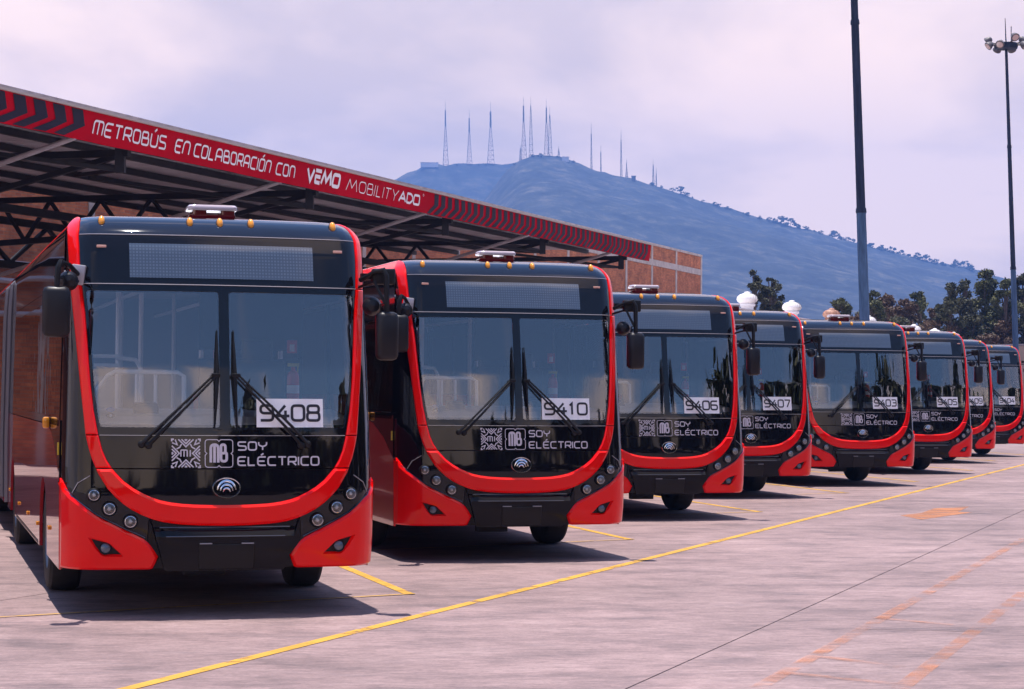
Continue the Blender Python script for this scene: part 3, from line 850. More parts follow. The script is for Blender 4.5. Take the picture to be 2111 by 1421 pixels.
        for k in range(10):
            t = 2 * PI * k / 10; b.lathe([(.016, -.012), (.016, .05), (.012, .062)], R @ Matrix.Translation((.205 * math.cos(t), .205 * math.sin(t), 0)), 8)
        b.build('wheel_nuts', CHR, w)
        return w
    for yy in axles:
        for s in (-1, 1): wheel(s, yy)
    # --- interior
    dz = 1.60
    v = []; f = []
    xs = np.linspace(-1.04, 1.04, 17)
    for x in xs:
        y = F(x, 1.55) + .09
        v += [(x, y + .0, 1.42), (x, y, dz - .05), (x, y + .05, dz), (x, 1.02, dz + .055), (x, 1.06, dz + .02), (x, 1.06, .55)]
    for i in range(16):
        for k in range(5): f.append([i * 6 + k, i * 6 + k + 1, (i + 1) * 6 + k + 1, (i + 1) * 6 + k])
    db = obj('dashboard', pyd('dashboard', v, f, True), DASH, root)
    B().box((-.58, .60, dz + .055), (.20, .14, .10), Matrix.Rotation(.1, 3, 'X'), .02).build('camera_pod', DARKI, db)
    v2 = [(x, F(x, 1.5) + .085, z) for x in xs for z in (1.40, 1.535)]
    obj('dash_face', pyd('dash_face', v2, [[2 * i, 2 * i + 2, 2 * i + 3, 2 * i + 1] for i in range(16)]), DARKI, db)
    b = B(); b.box((.55, .98, dz + .07), (.50, .22, .14), None, .04); b.build('instrument_hood', DARKI, db)
    b = B(); b.tube([(.55 + .23 * math.cos(t), 1.22 + .20 * math.sin(t) * .75, 1.62 + .16 * math.sin(t)) for t in np.linspace(0, 2 * PI, 29)], .017, 8, False)
    b.tube([(.55, 1.0, 1.35), (.55, 1.22, 1.62)], .03, 8); b.tube([(.33, 1.22, 1.62), (.77, 1.22, 1.62)], .014, 6); b.build('steering_wheel', DARKI, root)
    b = B(); b.box((.55, 1.95, 1.62), (.50, .14, .95), Matrix.Rotation(-.12, 3, 'X'), .05); b.box((.55, 1.72, 1.18), (.52, .50, .14), None, .05); b.box((.55, 2.02, 2.16), (.28, .10, .22), None, .04)
    b.build('driver_seat', DARKI, root)
    TUB = mat('rail_metal', (.93, .93, .93), .35)
    def rail(name, pts, r=.016, M=TUB): b = B(); b.tube(pts, r * 1.25, 8); return b.build(name, M, root)
    rail('handrail', [(-1.03, 1.15, 1.66), (-.84, 1.15, 1.93), (-.78, 1.15, 1.962), (-.26, 1.15, 1.962), (-.205, 1.15, 1.93), (-.20, 1.15, 1.60)])
    rail('handrail', [(-.60, 1.16, 1.62), (-.60, 1.16, 1.95)], .012); rail('handrail', [(-.44, 1.18, 1.62), (-.44, 1.18, 1.95)], .012)
    rail('handrail', [(-1.15, 1.7, 2.10), (-.70, 1.7, 2.10)], .014); rail('handrail', [(-1.15, 1.7, 2.02), (-.70, 1.7, 2.02)], .014)
    rail('handrail', [(-.72, 1.75, 2.09), (-.55, 1.75, 2.07), (-.50, 1.75, 1.98), (-.50, 1.75, .9)], .016)
    for x, y in ((-.70, 1.8), (-.36, 3.2), (.18, 3.0), (-.92, 4.6), (.62, 4.4), (-.30, 5.8), (.30, 6.2), (.86, 2.6)):
        rail('grab_pole', [(x, y, .5), (x, y, 2.9)], .017)
    for x in (-.45, .45): rail('ceiling_rail', [(x, 2.4, 2.70), (x, 9.4, 2.70)], .016)
    GP = mat('modesty_panel', (.34, .36, .42), .35)
    B().box((-.92, 1.9, 1.35), (.42, .04, 1.15), None, .01).build('partition', GP, root)
    for k in range(12): pass
    B().box((.55, 2.35, 1.35), (.95, .04, 1.5), None, .01).build('partition', DARKI, root)
    B().box((.55, 2.35, 2.45), (.95, .03, .55)).build('partition', DARKI, root)
    for i, (x, y) in enumerate(((-.85, 3.6), (-.85, 4.6), (-.85, 5.6), (.85, 3.6), (.85, 4.6), (.85, 5.6), (-.85, 6.8), (.85, 6.8))):
        b = B(); b.box((x, y, 1.02), (.44, .42, .08), None, .03); b.box((x, y + .24, 1.40), (.44, .07, .72), Matrix.Rotation(-.12, 3, 'X'), .03); b.box((x, y, .75), (.1, .3, .5)); b.build('seat', SEAT, root)
    # fire extinguisher and its sign
    ex = Matrix.Translation((.80, 1.55, 1.72))
    b = B(); b.lathe([(.052, 0), (.055, .01), (.055, .20), (.045, .25), (.018, .275), (.018, .30)], ex, 18); fe = b.build('fire_extinguisher', mat('extinguisher_red', (.55, .012, .012), .3), root)
    b = B(); b.lathe([(.0558, .07), (.0558, .14)], ex, 18, False); b.build('label_band', WHITE, fe)
    b = B(); b.box((.80, 1.55, 2.04), (.10, .03, .03)); b.box((.84, 1.55, 1.985), (.012, .012, .10)); b.build('valve', mat('valve_yellow', (.55, .5, .05), .4), fe)
    b = B(); b.box((.80, 1.62, 2.20), (.09, .006, .115)); sg_ = b.build('safety_sign', mat('extinguisher_red'), root)
    b = B(); b.box((.80, 1.615, 2.19), (.04, .006, .06)); b.build('pictogram', WHITE, sg_)
    # ceiling liner, bulkhead
    obj('ceiling_liner', pyd('ceiling_liner', [(-1.15, .75, 2.70), (1.15, .75, 2.70), (1.15, 9.7, 2.92), (-1.15, 9.7, 2.92)], [[0, 1, 2, 3]]), LINER, root)
    B().box((0, 9.72, 1.75), (2.4, .03, 2.4)).build('bulkhead', BULK, root)
    obj('floor', pyd('floor', [(-1.2, .3, .53), (1.2, .3, .53), (1.2, 9.7, .53), (-1.2, 9.7, .53)], [[0, 1, 2, 3]]), FLOORM, root)
    # windscreen stickers
    Q = [[Vector((-.905 + .035 * math.cos(t), 1.655 + .020 * math.sin(t))) for t in np.linspace(0, 2 * PI, 17)[:-1]]]
    obj('round_sticker', polys_mesh('round_sticker', Q, lambda x, z, o: FP(x, z, -.012)), BLUE, root)
    Q = [[Vector((-.905 + .034 * math.cos(t), 1.608 + .018 * math.sin(t))) for t in np.linspace(0, 2 * PI, 17)[:-1]]]
    st = obj('inspection_sticker', polys_mesh('inspection_sticker', Q, lambda x, z, o: FP(x, z, -.012)), DARKI, root)
    Q = [[Vector((-.905 + .013 * math.cos(t), 1.608 + .013 * math.sin(t))) for t in np.linspace(0, 2 * PI, 13)[:-1]]]
    obj('sticker_dot', polys_mesh('sticker_dot', Q, lambda x, z, o: FP(x, z, -.011)), WHITE, st)
    return root

def placard(root, num):
    c = [(.250, 1.518), (.803, 1.518), (.803, 1.748), (.250, 1.748)]
    p = obj('number_placard', polys_mesh('number_placard', [[Vector(q) for q in [(.250 + .553 * i / 8, z) for i in range(9) for z in (1.518,)] + [(.803 - .553 * i / 8, 1.748) for i in range(9)]]], lambda x, z, o: FP(x, z, .003)), mat('placard_card', (.90, .90, .92), .55), root)
    Q = text_polys(num, .272, .782, 1.562, 1.704, .155, .27)
    obj('digits', polys_mesh('digits', Q, lambda x, z, o: FP(x, z, .0055 + o)), INK, p)

BUSES = [(-2.274, 17.228, .2729, '9408', -.02), (.106, 23.023, .2659, '9410', .024), (2.233, 30.502, .268, '9406', .012), (4.101, 36.928, .265, '9407', -.015),
         (6.846, 42.015, .268, '9403', .02), (9.412, 48.673, .268, '9405', -.018), (11.637, 56.211, .267, '9409', -.03), (13.882, 62.236, .268, '9404', -.02)]
BLAB = ['first in the row', 'second of the row', 'third in the row', 'fourth in the row', 'fifth in the row',
        'sixth in the row', 'mostly hidden behind 9405', 'last in the row']
proto = make_bus()
roots = [proto] + [copy_tree(proto) for _ in BUSES[1:]]
for r_, (x, y, a, num, dz_), lb in zip(roots, BUSES, BLAB):
    placard(r_, num)
    r_.location = (x, y, max(-.004, 0)); r_.rotation_euler = (0, 0, a)
    tag(r_, 'red and black bus with placard %s on its windscreen, %s' % (num, lb), 'bus', 'buses parked in a staggered row')
# ------------------------------------------------------------------ ground and yard
def ground_mat():
    M = mat('dry_earth', (.16, .13, .10), .95); vary(M, .02, .35, 6, coord='Object'); return M
GX0, GX1, GY0, GY1 = -2400, 2400, -400, 3850
o = obj('ground', pyd('ground', [(GX0, GY0, -.30), (GX1, GY0, -.30), (GX1, GY1, -.30), (GX0, GY1, -.30)], [[0, 1, 2, 3]]), ground_mat())
tag(o, kind='structure')

def concrete():
    M = mat('yard_concrete', (.30, .22, .225), .75)
    N = NT(M); b = N.b
    co = N.n('ShaderNodeTexCoord').outputs['Object']
    rot = N.n('ShaderNodeMapping', {'Vector': co, 'Rotation': (0, 0, -.12)})
    st = N.n('ShaderNodeMapping', {'Vector': rot.outputs[0], 'Scale': (.75, 1.25, 1)})
    n1 = N.n('ShaderNodeTexNoise', {'Vector': st.outputs[0], 'Scale': 1.5, 'Detail': 8.0, 'Roughness': .62})
    st2 = N.n('ShaderNodeMapping', {'Vector': rot.outputs[0], 'Scale': (2.2, 5.5, 1)})
    n2 = N.n('ShaderNodeTexNoise', {'Vector': st2.outputs[0], 'Scale': 2.6, 'Detail': 6.0, 'Roughness': .65})
    n3 = N.n('ShaderNodeTexNoise', {'Vector': co, 'Scale': .22, 'Detail': 7.0, 'Roughness': .55})
    n4 = N.n('ShaderNodeTexNoise', {'Vector': co, 'Scale': 30.0, 'Detail': 5.0, 'Roughness': .7})
    r1 = N.n('ShaderNodeValToRGB', {0: n1.outputs['Fac']})
    e = r1.color_ramp.elements
    e[0].position = .28; e[0].color = (.138, .097, .099, 1); e[1].position = .72; e[1].color = (.340, .236, .226, 1)
    q = e.new(.5); q.color = (.268, .180, .174, 1)
    def ov(a, bsock, lo, hi, f):
        mr_ = N.n('ShaderNodeMapRange', {'Value': bsock, 'From Min': .3, 'From Max': .7, 'To Min': lo, 'To Max': hi})
        mx = N.n('ShaderNodeMix', {0: f, 6: a, 7: mr_.outputs[0]}, data_type='RGBA', blend_type='MULTIPLY')
        return mx.outputs[2]
    c = ov(r1.outputs[0], n2.outputs['Fac'], .70, 1.22, 1.0)
    c = ov(c, n3.outputs['Fac'], .74, 1.18, 1.0)
    c = ov(c, n4.outputs['Fac'], .78, 1.18, 1.0)
    # thin rubbed scratches and tyre dust, with shapes of their own
    st3 = N.n('ShaderNodeMapping', {'Vector': rot.outputs[0], 'Scale': (.7, 3.0, 1)})
    n5 = N.n('ShaderNodeTexNoise', {'Vector': st3.outputs[0], 'Scale': 1.1, 'Detail': 9.0, 'Roughness': .72, 'Distortion': .5})
    sc_ = N.n('ShaderNodeMapRange', {'Value': n5.outputs['Fac'], 'From Min': .57, 'From Max': .72, 'To Min': 0.0, 'To Max': .65})
    mx = N.n('ShaderNodeMix', {0: sc_.outputs[0], 6: c, 7: (.13, .10, .11, 1)}, data_type='RGBA')
    N.l(mx.outputs[2], b.inputs['Base Color'])
    bp = N.n('ShaderNodeBump', {'Height': n2.outputs['Fac'], 'Strength': .25, 'Distance': .01})
    bp2 = N.n('ShaderNodeBump', {'Height': n4.outputs['Fac'], 'Strength': .25, 'Distance': .004, 'Normal': bp.outputs[0]})
    N.l(bp2.outputs[0], b.inputs['Normal'])
    return M
CONC = concrete()
yard = empty('concrete_yard'); tag(yard, kind='structure')
DJ = 3.79
cuts = [-62, -40, -22.2, -15.7, -9.2, -2.71, DJ, 10.29, 16.8, 29, 60]
ss = [-40, -10, 90, 260]
for i in range(len(cuts) - 1):
    for j in range(len(ss) - 1):
        g = .006
        a, b_ = cuts[i] + g, cuts[i + 1] - g; s0, s1 = ss[j] + g, ss[j + 1] - g
        c = [rn(s0, a), rn(s1, a), rn(s1, b_), rn(s0, b_)]
        v = [(*p.xy, 0) for p in c] + [(*p.xy, -.2) for p in c]
        obj('slab', pyd('slab', v, [[3, 2, 1, 0], [4, 5, 6, 7], [0, 1, 5, 4], [1, 2, 6, 5], [2, 3, 7, 6], [3, 0, 4, 7]]), CONC, yard)

def worn_paint(name, col, lo, hi, scale=3.0, stretch=(1, 1, 1), amax=1.0):
    M = mat(name, col, .7); N = NT(M)
    co = N.n('ShaderNodeTexCoord').outputs['Object']
    mp = N.n('ShaderNodeMapping', {'Vector': co, 'Scale': stretch})
    n1 = N.n('ShaderNodeTexNoise', {'Vector': mp.outputs[0], 'Scale': scale, 'Detail': 9.0, 'Roughness': .7})
    mr_ = N.n('ShaderNodeMapRange', {'Value': n1.outputs['Fac'], 'From Min': lo, 'From Max': hi, 'To Max': amax})
    N.l(mr_.outputs[0], N.b.inputs['Alpha'])
    n2 = N.n('ShaderNodeTexNoise', {'Vector': co, 'Scale': 1.2, 'Detail': 5.0})
    rm = N.n('ShaderNodeValToRGB', {0: n2.outputs['Fac']})
    rm.color_ramp.elements[0].position = .3; rm.color_ramp.elements[0].color = (*[c * .78 for c in col], 1)
    rm.color_ramp.elements[1].position = .7; rm.color_ramp.elements[1].color = (*[min(1, c * 1.12) for c in col], 1)
    N.l(rm.outputs[0], N.b.inputs['Base Color'])
    return M
YPAINT = worn_paint('yellow_road_paint', (.56, .30, .03), .32, .46, 4.0)
YTHIN = worn_paint('thin_yellow_paint', (.52, .29, .04), .30, .48, 5.0)
OPAINT = worn_paint('faded_orange_paint', (.64, .22, .07), .42, .72, 2.0, (1, 1.4, 1), .55)
OPATCH = worn_paint('orange_spill', (.50, .19, .07), .34, .60, 1.6, (.6, 2, 1))
SMARK = worn_paint('tyre_scuff', (.05, .04, .05), .42, .62, 3.0, (.3, 3, 1))
def line(name, a, b, w, M, z=.004):
    a = Vector((a[0], a[1])); b = Vector((b[0], b[1])); d = (b - a).normalized(); n = Vector((-d.y, d.x)) * w / 2
    return sheet(name, [a - n, b - n, b + n, a + n], z, M, yard)
ya = on_ground(262, 1421); yb = on_ground(2108, 959); d = (yb - ya).normalized()
line('yellow_line', ya - d * 6, yb + d * 60, .105, YPAINT)
EL = Vector((.82, .572, 0)).normalized()
for i, (x, y, a, num, _) in enumerate(BUSES):
    W_ = Vector((math.cos(a), math.sin(a), 0)); L_ = Vector((-math.sin(a), math.cos(a), 0))
    tip = {0: on_ground(845, 1226), 1: on_ground(1300, 1113), 2: on_ground(1567, 1056), 3: on_ground(1746, 1017)}.get(i, Vector((x, y, 0)) + W_ * 2.15 + L_ * 2.0)
    line('bay_line', tip, tip + L_ * 15, .10, YPAINT, .004)
    line('bay_end_line', tip - EL * (7.5 if i == 0 else 4.1), tip + EL * .05, .05, YTHIN, .008)
for a, b_, w in (((1560, 1421), (2111, 1112), .11), ((1855, 1421), (2111, 1222), .12), ((1610, 1388), (1850, 1412), .10), ((1690, 1355), (1860, 1378), .10), ((1800, 1275), (1965, 1290), .07)):
    p, q = on_ground(*a), on_ground(*b_); line('orange_marking', p, q, w, OPAINT, .004 if w > .11 else .008)
pp = [on_ground(*q) for q in ((1855, 1063), (1900, 1058), (1925, 1049), (1998, 1045), (1975, 1056), (2005, 1057), (1940, 1066), (1900, 1072))]
sheet('orange_spill', pp, .004, OPATCH, yard)
line('tyre_scuff', on_ground(1785, 1297), on_ground(2060, 1304), .045, SMARK, .012)

# ------------------------------------------------------------------ canopy
DF, ZB, ZT, DB = 18.0, 5.77, 6.26, 26.6
S0, S1 = 12.0, on_row(1341, DF)
STEEL = mat('dark_steel', (.020, .018, .022), .6, spec=.2); vary(STEEL, 3, .3)
ROOFM = mat('roof_sheet', (.52, .49, .54), .6); vary(ROOFM, 1.2, .18, stretch=(1, 1, 1))
PINKP = mat('pale_pipe', (.36, .31, .34), .5); vary(PINKP, 4, .15)
can = empty('canopy', rn(S0, DF)); 
tag(can, 'long open shed canopy with red lettered banner along its roof edge', 'canopy')
can.location = (0, 0, 0)
def rbeam(name, s0, d0, z0, s1, d1, z1, w, h, M, par, upv=(0, 0, 1)):
    b = B(); b.beam(rn(s0, d0, z0), rn(s1, d1, z1), w, h, upv); return b.build(name, M, par, smooth=False)
# roof sheets, trapezoid ribs running from eave to wall
pitch = .25; v = []; f = []; k = 0; s = S0
nst = int((S1 - S0) / pitch)
for k in range(nst):
    s = S0 + k * pitch
    for ds, dz in ((0, 0), (.10, 0), (.14, .045), (.21, .045)):
        for dd, zz in ((DF + .20, ZB + .36), (DB - .6, ZB + .42)): v.append(tuple(rn(s + ds, dd, zz + dz)))
n = len(v) // 2
f = [[2 * i, 2 * i + 1, 2 * i + 3, 2 * i + 2] for i in range(n - 1)]
obj('roof_sheet', pyd('roof_sheet', v, f), ROOFM, can)
# purlins parallel to the edge
for k in range(6):
    dd = DF + .55 + k * 1.42
    rbeam('purlin', S0, dd, ZB + .295 + .010 * k, S1 - .2, dd, ZB + .295 + .010 * k, .09, .12, STEEL, can)
STR = [on_row(p, DF) for p in (155, 580, 880, 1092, 1262)]
STR = [2 * STR[0] - STR[1] - 7.3, 2 * STR[0] - STR[1]] + STR
for s in STR:
    b = B(); b.tube([rn(s, DF + .05, ZB + .02), rn(s, DB - .5, 3.55)], .042, 10); b.build('strut', PINKP, can)
    # truss across the canopy
    t = s + 1.9
    rbeam('truss_chord', t, DF + .15, ZB - .02, t, DB - .5, ZB - .02, .12, .12, STEEL, can)
    rbeam('truss_chord', t, DF + 3.3, ZB - .72, t, DB - .5, ZB - .95, .12, .12, STEEL, can)
    rbeam('truss_web', t, DF + .3, ZB - .05, t, DF + 3.3, ZB - .72, .09, .09, STEEL, can)
    for k in range(4):
        d0 = DF + 3.3 + k * 1.2
        rbeam('truss_web', t, d0, ZB - .74 - k * .05, t, d0 + .6, ZB - .05, .07, .07, STEEL, can); rbeam('truss_web', t, d0 + .6, ZB - .05, t, d0 + 1.2, ZB - .78 - k * .05, .07, .07, STEEL, can)
    rbeam('hanger', t, DF + .32, ZB + .1, t, DF + .32, ZB - .35, .16, .16, STEEL, can, (0, 1, 0))
    rbeam('column', t, DB - .55, 0, t, DB - .55, ZB, .25, .25, STEEL, can, (0, 1, 0))
    rbeam('brace', t, DF + .35, ZB - .3, t + 3.5, DF + 3.3, ZB + .02, .07, .07, STEEL, can)
    rbeam('brace', t, DF + .35, ZB - .3, t - 3.5, DF + 3.3, ZB + .02, .07, .07, STEEL, can)
for dd, zz in ((DF + 5.2, ZB - .5), (DB - .55, ZB - .35), (DB - .55, ZB - 1.3)):
    rbeam('longitudinal_beam', S0, dd, zz, S1 - .4, dd, zz, .12, .16, STEEL, can)
for k in range(16):                                          # lattice girder along the back
    s = S0 + k * 3.0
    rbeam('girder_web', s, DB - .55, ZB - .4, s + 1.5, DB - .55, ZB - 1.25, .08, .08, STEEL, can); rbeam('girder_web', s + 1.5, DB - .55, ZB - 1.25, s + 3.0, DB - .55, ZB - .4, .08, .08, STEEL, can)
# banner fascia
BAN = mat('red_banner', (.42, .005, .016), .8, spec=.02); vary(BAN, .8, .14, bump=.25, bump_scale=1.6)
def FA(s, z, off=0.0):
    """point on the banner face: it hangs from the edge and bellies slightly inwards below"""
    t = (ZT - z) / (ZT - ZB)
    w = .02 * math.sin(s * 2.1) * t + .015 * math.sin(s * 5.3 + 1) * t * t
    return rn(s, DF + .04 * t + w - off, z)
ns = 150; zs = np.linspace(ZB, ZT, 7); v = []; f = []
for i in range(ns + 1):
    s = S0 + (S1 - S0) * i / ns
    for z in zs: v.append(tuple(FA(s, float(z))))
for i in range(ns):
    for j in range(6): f.append([i * 7 + j, (i + 1) * 7 + j, (i + 1) * 7 + j + 1, i * 7 + j + 1])
fas = obj('fascia_banner', pyd('fascia_banner', v, f, True), BAN, can)
rbeam('fascia_back', S0, DF + .16, (ZB + ZT) / 2, S1, DF + .16, (ZB + ZT) / 2, .05, ZT - ZB - .04, STEEL, can)
rbeam('eave_cap', S0, DF + .06, ZT + .018, S1 + .02, DF + .06, ZT + .018, .22, .034, mat('eave_concrete', (.42, .36, .33), .8), can)
def S(px): return on_row(px, DF)
def fan(x, z, o): return FA(x, z, .012 + o)
CREAM = mat('banner_print', (.78, .72, .74), .5)
zl, zh = ZB + .125, ZB + .375
def word(txt, p0, p1, wt, gap, sl, zz=(zl, zh), M=CREAM):
    Q = text_polys(txt, S(p0), S(p1), zz[0], zz[1], wt, gap, sl)
    obj('lettering', polys_mesh('lettering', Q, fan), M, fas)
word('METROBÚS', 187, 337, .14, .34, .20); word('EN', 357, 388, .14, .34, .20); word('COLABORACIÓN', 396, 556, .14, .34, .20); word('CON', 566, 604, .14, .34, .20)
word('VemO', 627, 698, .24, .22, .22, (zl - .01, zh + .05)); word('mobility', 712, 818, .085, .30, .26); word('aDO', 820, 862, .20, .22, .2, (zl, zh))
word('o', 868.5, 871, .2, .2, .0, (zh - .01, zh + .04))
BST = mat('banner_dark_stripe', (.016, .012, .026), .6, spec=.15)
def chev(name, s_top, wdt, lean=.10, back=.62, zs=(ZB + .015, ZB + .235, ZT - .015)):
    z0, z1, z2 = zs; h = wdt / 2; n = 6
    L1 = [(s_top + lean * (z2 - z) / (z2 - z1), z) for z in np.linspace(z2, z1, n)]
    L2 = [(s_top + lean - back * (z1 - z) / (z1 - z0), z) for z in np.linspace(z1, z0, n)][1:]
    P_ = L1 + L2
    Q = [[Vector((a[0], a[1])), Vector((b[0], b[1])), Vector((b[0] + wdt, b[1])), Vector((a[0] + wdt, a[1]))] for a, b in zip(P_, P_[1:])]
    obj(name, polys_mesh(name, Q, lambda x, z, o: FA(min(max(x, S0 + .01), S1 - .01), z, .010 + o)), BST, fas)
x_end = S(166); per = .56
for k in range(14): chev('dark_chevron', x_end - .36 - k * per, .34)
x0 = S(893); per2 = (S1 - x0) / 42.5
for k in range(42): chev('dark_chevron', x0 + k * per2, per2 * .60, .05, .42)

# ------------------------------------------------------------------ brick wall behind the canopy
def brick_mat(name, c1, c2, mo):
    M = mat(name, c1, .9); N = NT(M)
    uv = N.n('ShaderNodeTexCoord').outputs['Object']
    mp = N.n('ShaderNodeMapping', {'Vector': uv, 'Rotation': (PI / 2, 0, 0)})
    br = N.n('ShaderNodeTexBrick', {'Vector': mp.outputs[0], 'Scale': 1.0, 'Brick Width': .26, 'Row Height': .085, 'Mortar Size': .008, 'Color1': (*c1, 1), 'Color2': (*c2, 1), 'Mortar': (*mo, 1), 'Bias': -.1})
    no = N.n('ShaderNodeTexNoise', {'Vector': uv, 'Scale': 1.4, 'Detail': 6.0, 'Roughness': .7})
    mr_ = N.n('ShaderNodeMapRange', {'Value': no.outputs['Fac'], 'From Min': .3, 'From Max': .7, 'To Min': .55, 'To Max': 1.3})
    mx = N.n('ShaderNodeMix', {0: 1.0, 6: br.outputs['Color'], 7: mr_.outputs[0]}, data_type='RGBA', blend_type='MULTIPLY')
    N.l(mx.outputs[2], N.b.inputs['Base Color'])
    bp = N.n('ShaderNodeBump', {'Height': br.outputs['Fac'], 'Strength': .6, 'Distance': .01}, invert=True); N.l(bp.outputs[0], N.b.inputs['Normal'])
    return M
BRICK = brick_mat('rough_brick', (.48, .15, .06), (.30, .075, .035), (.28, .15, .10))
CEM = mat('cement', (.40, .34, .33), .9); vary(CEM, 2.5, .25, bump=.3, bump_scale=20)
DW = 30.0
WS1, WZ = on_row(1447, DW, 530)
WS0 = 18.0
bw = empty('brick_wall', rn(WS0, DW)); bw.rotation_euler = (0, 0, PI / 2 - ROW)
tag(bw, 'tall red brick wall with cement posts behind the canopy', 'wall')
def wl(name, s0, s1, z0, z1, d0, d1, M):
    b = B(); b.box(((s0 + s1) / 2 - WS0, (d0 + d1) / 2, (z0 + z1) / 2), (s1 - s0, d1 - d0, z1 - z0)); return b.build(name, M, bw, smooth=False)
posts = [on_row(p, DW) for p in (1290, 1343, 1393)]
stepp = posts[1] - posts[0]
ps = []
q = posts[0]
while q > WS0 + 1: ps.append(q); q -= stepp
ps = ps[::-1] + posts[1:] + [WS1 - .14]
zb_band = on_row(1443, DW, 562)[1]
for a, b_ in zip([WS0] + ps, ps): 
    wl('brick_panel', a + .16, b_ - .16 + (.0 if b_ < WS1 - 1 else .01), 0, zb_band - .16, 0, .24, BRICK); wl('brick_panel', a + .16, b_ - .16, zb_band + .16, WZ - .02, 0, .24, BRICK)
for q in ps: wl('cement_post', q - .15, q + .15, 0, WZ + (.0 if q < WS1 - 1 else .0), -.02, .26, CEM)
wl('cement_beam', WS0, WS1 - .30, zb_band - .155, zb_band + .155, -.045, .27, CEM)
wl('cement_coping', WS0, WS1 - .1, WZ - .018, WZ + .10, -.06, .30, CEM)
b = B(); b.box((WS1 - WS0 + .002, 4.0, WZ / 2 - .2), (.24, 7.4, WZ - .4)); b.build('end_wall', CEM, bw, smooth=False)
for z, M in ((4.9, PINKP), (4.45, PINKP), (3.6, PINKP)):
    b = B(); b.tube([(0, -.16, z), (WS1 - WS0 - 45, -.16, z)], .07, 8); b.build('conduit', M, bw)

# ------------------------------------------------------------------ low shed with a white roof and turbine ventilators
WROOF = mat('white_roof_sheet', (.78, .74, .74), .5); vary(WROOF, 1.0, .08)
DS = 20.0
sh0 = on_row(1500, DS); sh1 = on_row(2108, DS)
shed = empty('low_shed', (0, 0, 0)); tag(shed, 'low shed with white roof and round white ventilators behind the row', 'shed')
_, zr = on_row(1545, DS, 640)
rbeam('fascia', sh0, DS, zr - .15, sh1, DS, zr - .15, .06, .36, WROOF, shed)
v = [tuple(rn(sh0, DS - .1, zr + .03)), tuple(rn(sh1, DS - .1, zr + .03)), tuple(rn(sh1, DS + 7, zr + .45)), tuple(rn(sh0, DS + 7, zr + .45))]
v += [(a, b_, c - .05) for a, b_, c in v]
obj('roof', pyd('roof', v, [[0, 1, 2, 3], [7, 6, 5, 4], [0, 4, 5, 1], [1, 5, 6, 2], [2, 6, 7, 3], [3, 7, 4, 0]]), WROOF, shed)
k = 0; s = sh0 + .3
while s < sh1:
    rbeam('post', s, DS + .2, 0, s, DS + .2, zr - .33, .18, .18, STEEL, shed, (0, 1, 0)); s += 8.0
rbeam('back_wall', sh0, DS + 6.8, zr / 2, sh1, DS + 6.8, zr / 2, .2, zr, CEM, shed)
VENT = mat('ventilator_white', (.80, .77, .78), .4)
VENTR = mat('ventilator_rust', (.40, .20, .13), .6); vary(VENTR, 8, .5)
vproto = None
for k, px in enumerate((1540, 1632, 1714, 1790, 1884, 1927, 1966, 1999, 2050)):
    s = on_row(px, DS + .5); p = rn(s, DS + .5, zr + .06)
    b = B(); b.lathe([(.26, 0), (.26, .16), (.33, .18), (.33, .26), (.28, .30)], None, 18)
    vt = b.build('ventilator', VENT if k != 2 else VENTR, shed); vt.location = p
    b = B()                                                   # curved vanes of the turbine head
    for q in range(20):
        a = 2 * PI * q / 20
        pr = [(.29, .29), (.40, .36), (.44, .46), (.41, .56), (.31, .65), (.13, .71)]
        L1 = [b.bm.verts.new((r_ * math.cos(a + .1 * i), r_ * math.sin(a + .1 * i), h_)) for i, (r_, h_) in enumerate(pr)]
        L2 = [b.bm.verts.new(((r_ - .02) * math.cos(a + .1 * i + .30), (r_ - .02) * math.sin(a + .1 * i + .30), h_)) for i, (r_, h_) in enumerate(pr)]
        for i in range(5): b.bm.faces.new((L1[i], L1[i + 1], L2[i + 1], L2[i]))
    b.lathe([(.26, .29), (.37, .40), (.37, .54), (.13, .69)], None, 16, False)
    b.lathe([(.14, .72), (.11, .76), (.0005, .78)], None, 16, False)
    b.build('turbine_head', VENT if k != 2 else VENTR, vt, recalc=False)
# cream boundary wall at the far end of the yard
CREAMW = mat('cream_wall', (.55, .40, .30), .9); vary(CREAMW, .4, .15)
p0 = at_y(1990, 712, 150); p1 = at_y(2330, 716, 140)
bwall = empty('boundary_wall', (p0.x, p0.y, 0)); tag(bwall, 'pale cream boundary wall behind the last buses under the trees', 'wall')
dv = Vector((p1.x - p0.x, p1.y - p0.y, 0))
b = B(); b.beam((0, 0, p0.z / 2 - .1), (dv.x, dv.y, p0.z / 2 - .1), .25, p0.z - .0); b.build('wall_face', CREAMW, bwall, smooth=False)
b = B(); b.beam((0, 0, p0.z - .02), (dv.x, dv.y, p0.z - .02), .35, .12); b.build('coping', CEM, bwall, smooth=False)
# ------------------------------------------------------------------ lighting masts
POLE = mat('mast_steel', (.12, .11, .15), .6, spec=.08)
def pole_mat():
    N = NT(POLE); co = N.n('ShaderNodeTexCoord').outputs['Object']
    mp = N.n('ShaderNodeMapping', {'Vector': co, 'Scale': (6, 6, .7)})
    no = N.n('ShaderNodeTexNoise', {'Vector': mp.outputs[0], 'Scale': 1.3, 'Detail': 7.0, 'Roughness': .7})
    rm = N.n('ShaderNodeValToRGB', {0: no.outputs['Fac']})
    rm.color_ramp.elements[0].position = .32; rm.color_ramp.elements[0].color = (.016, .022, .042, 1)
    rm.color_ramp.elements[1].position = .68; rm.color_ramp.elements[1].color = (.042, .056, .10, 1)
    N.l(rm.outputs[0], N.b.inputs['Base Color'])
pole_mat()
POLEL = mat('mast_galvanised', (.07, .125, .22), .6, spec=.08); vary(POLEL, 2.5, .3, stretch=(4, 4, .6))
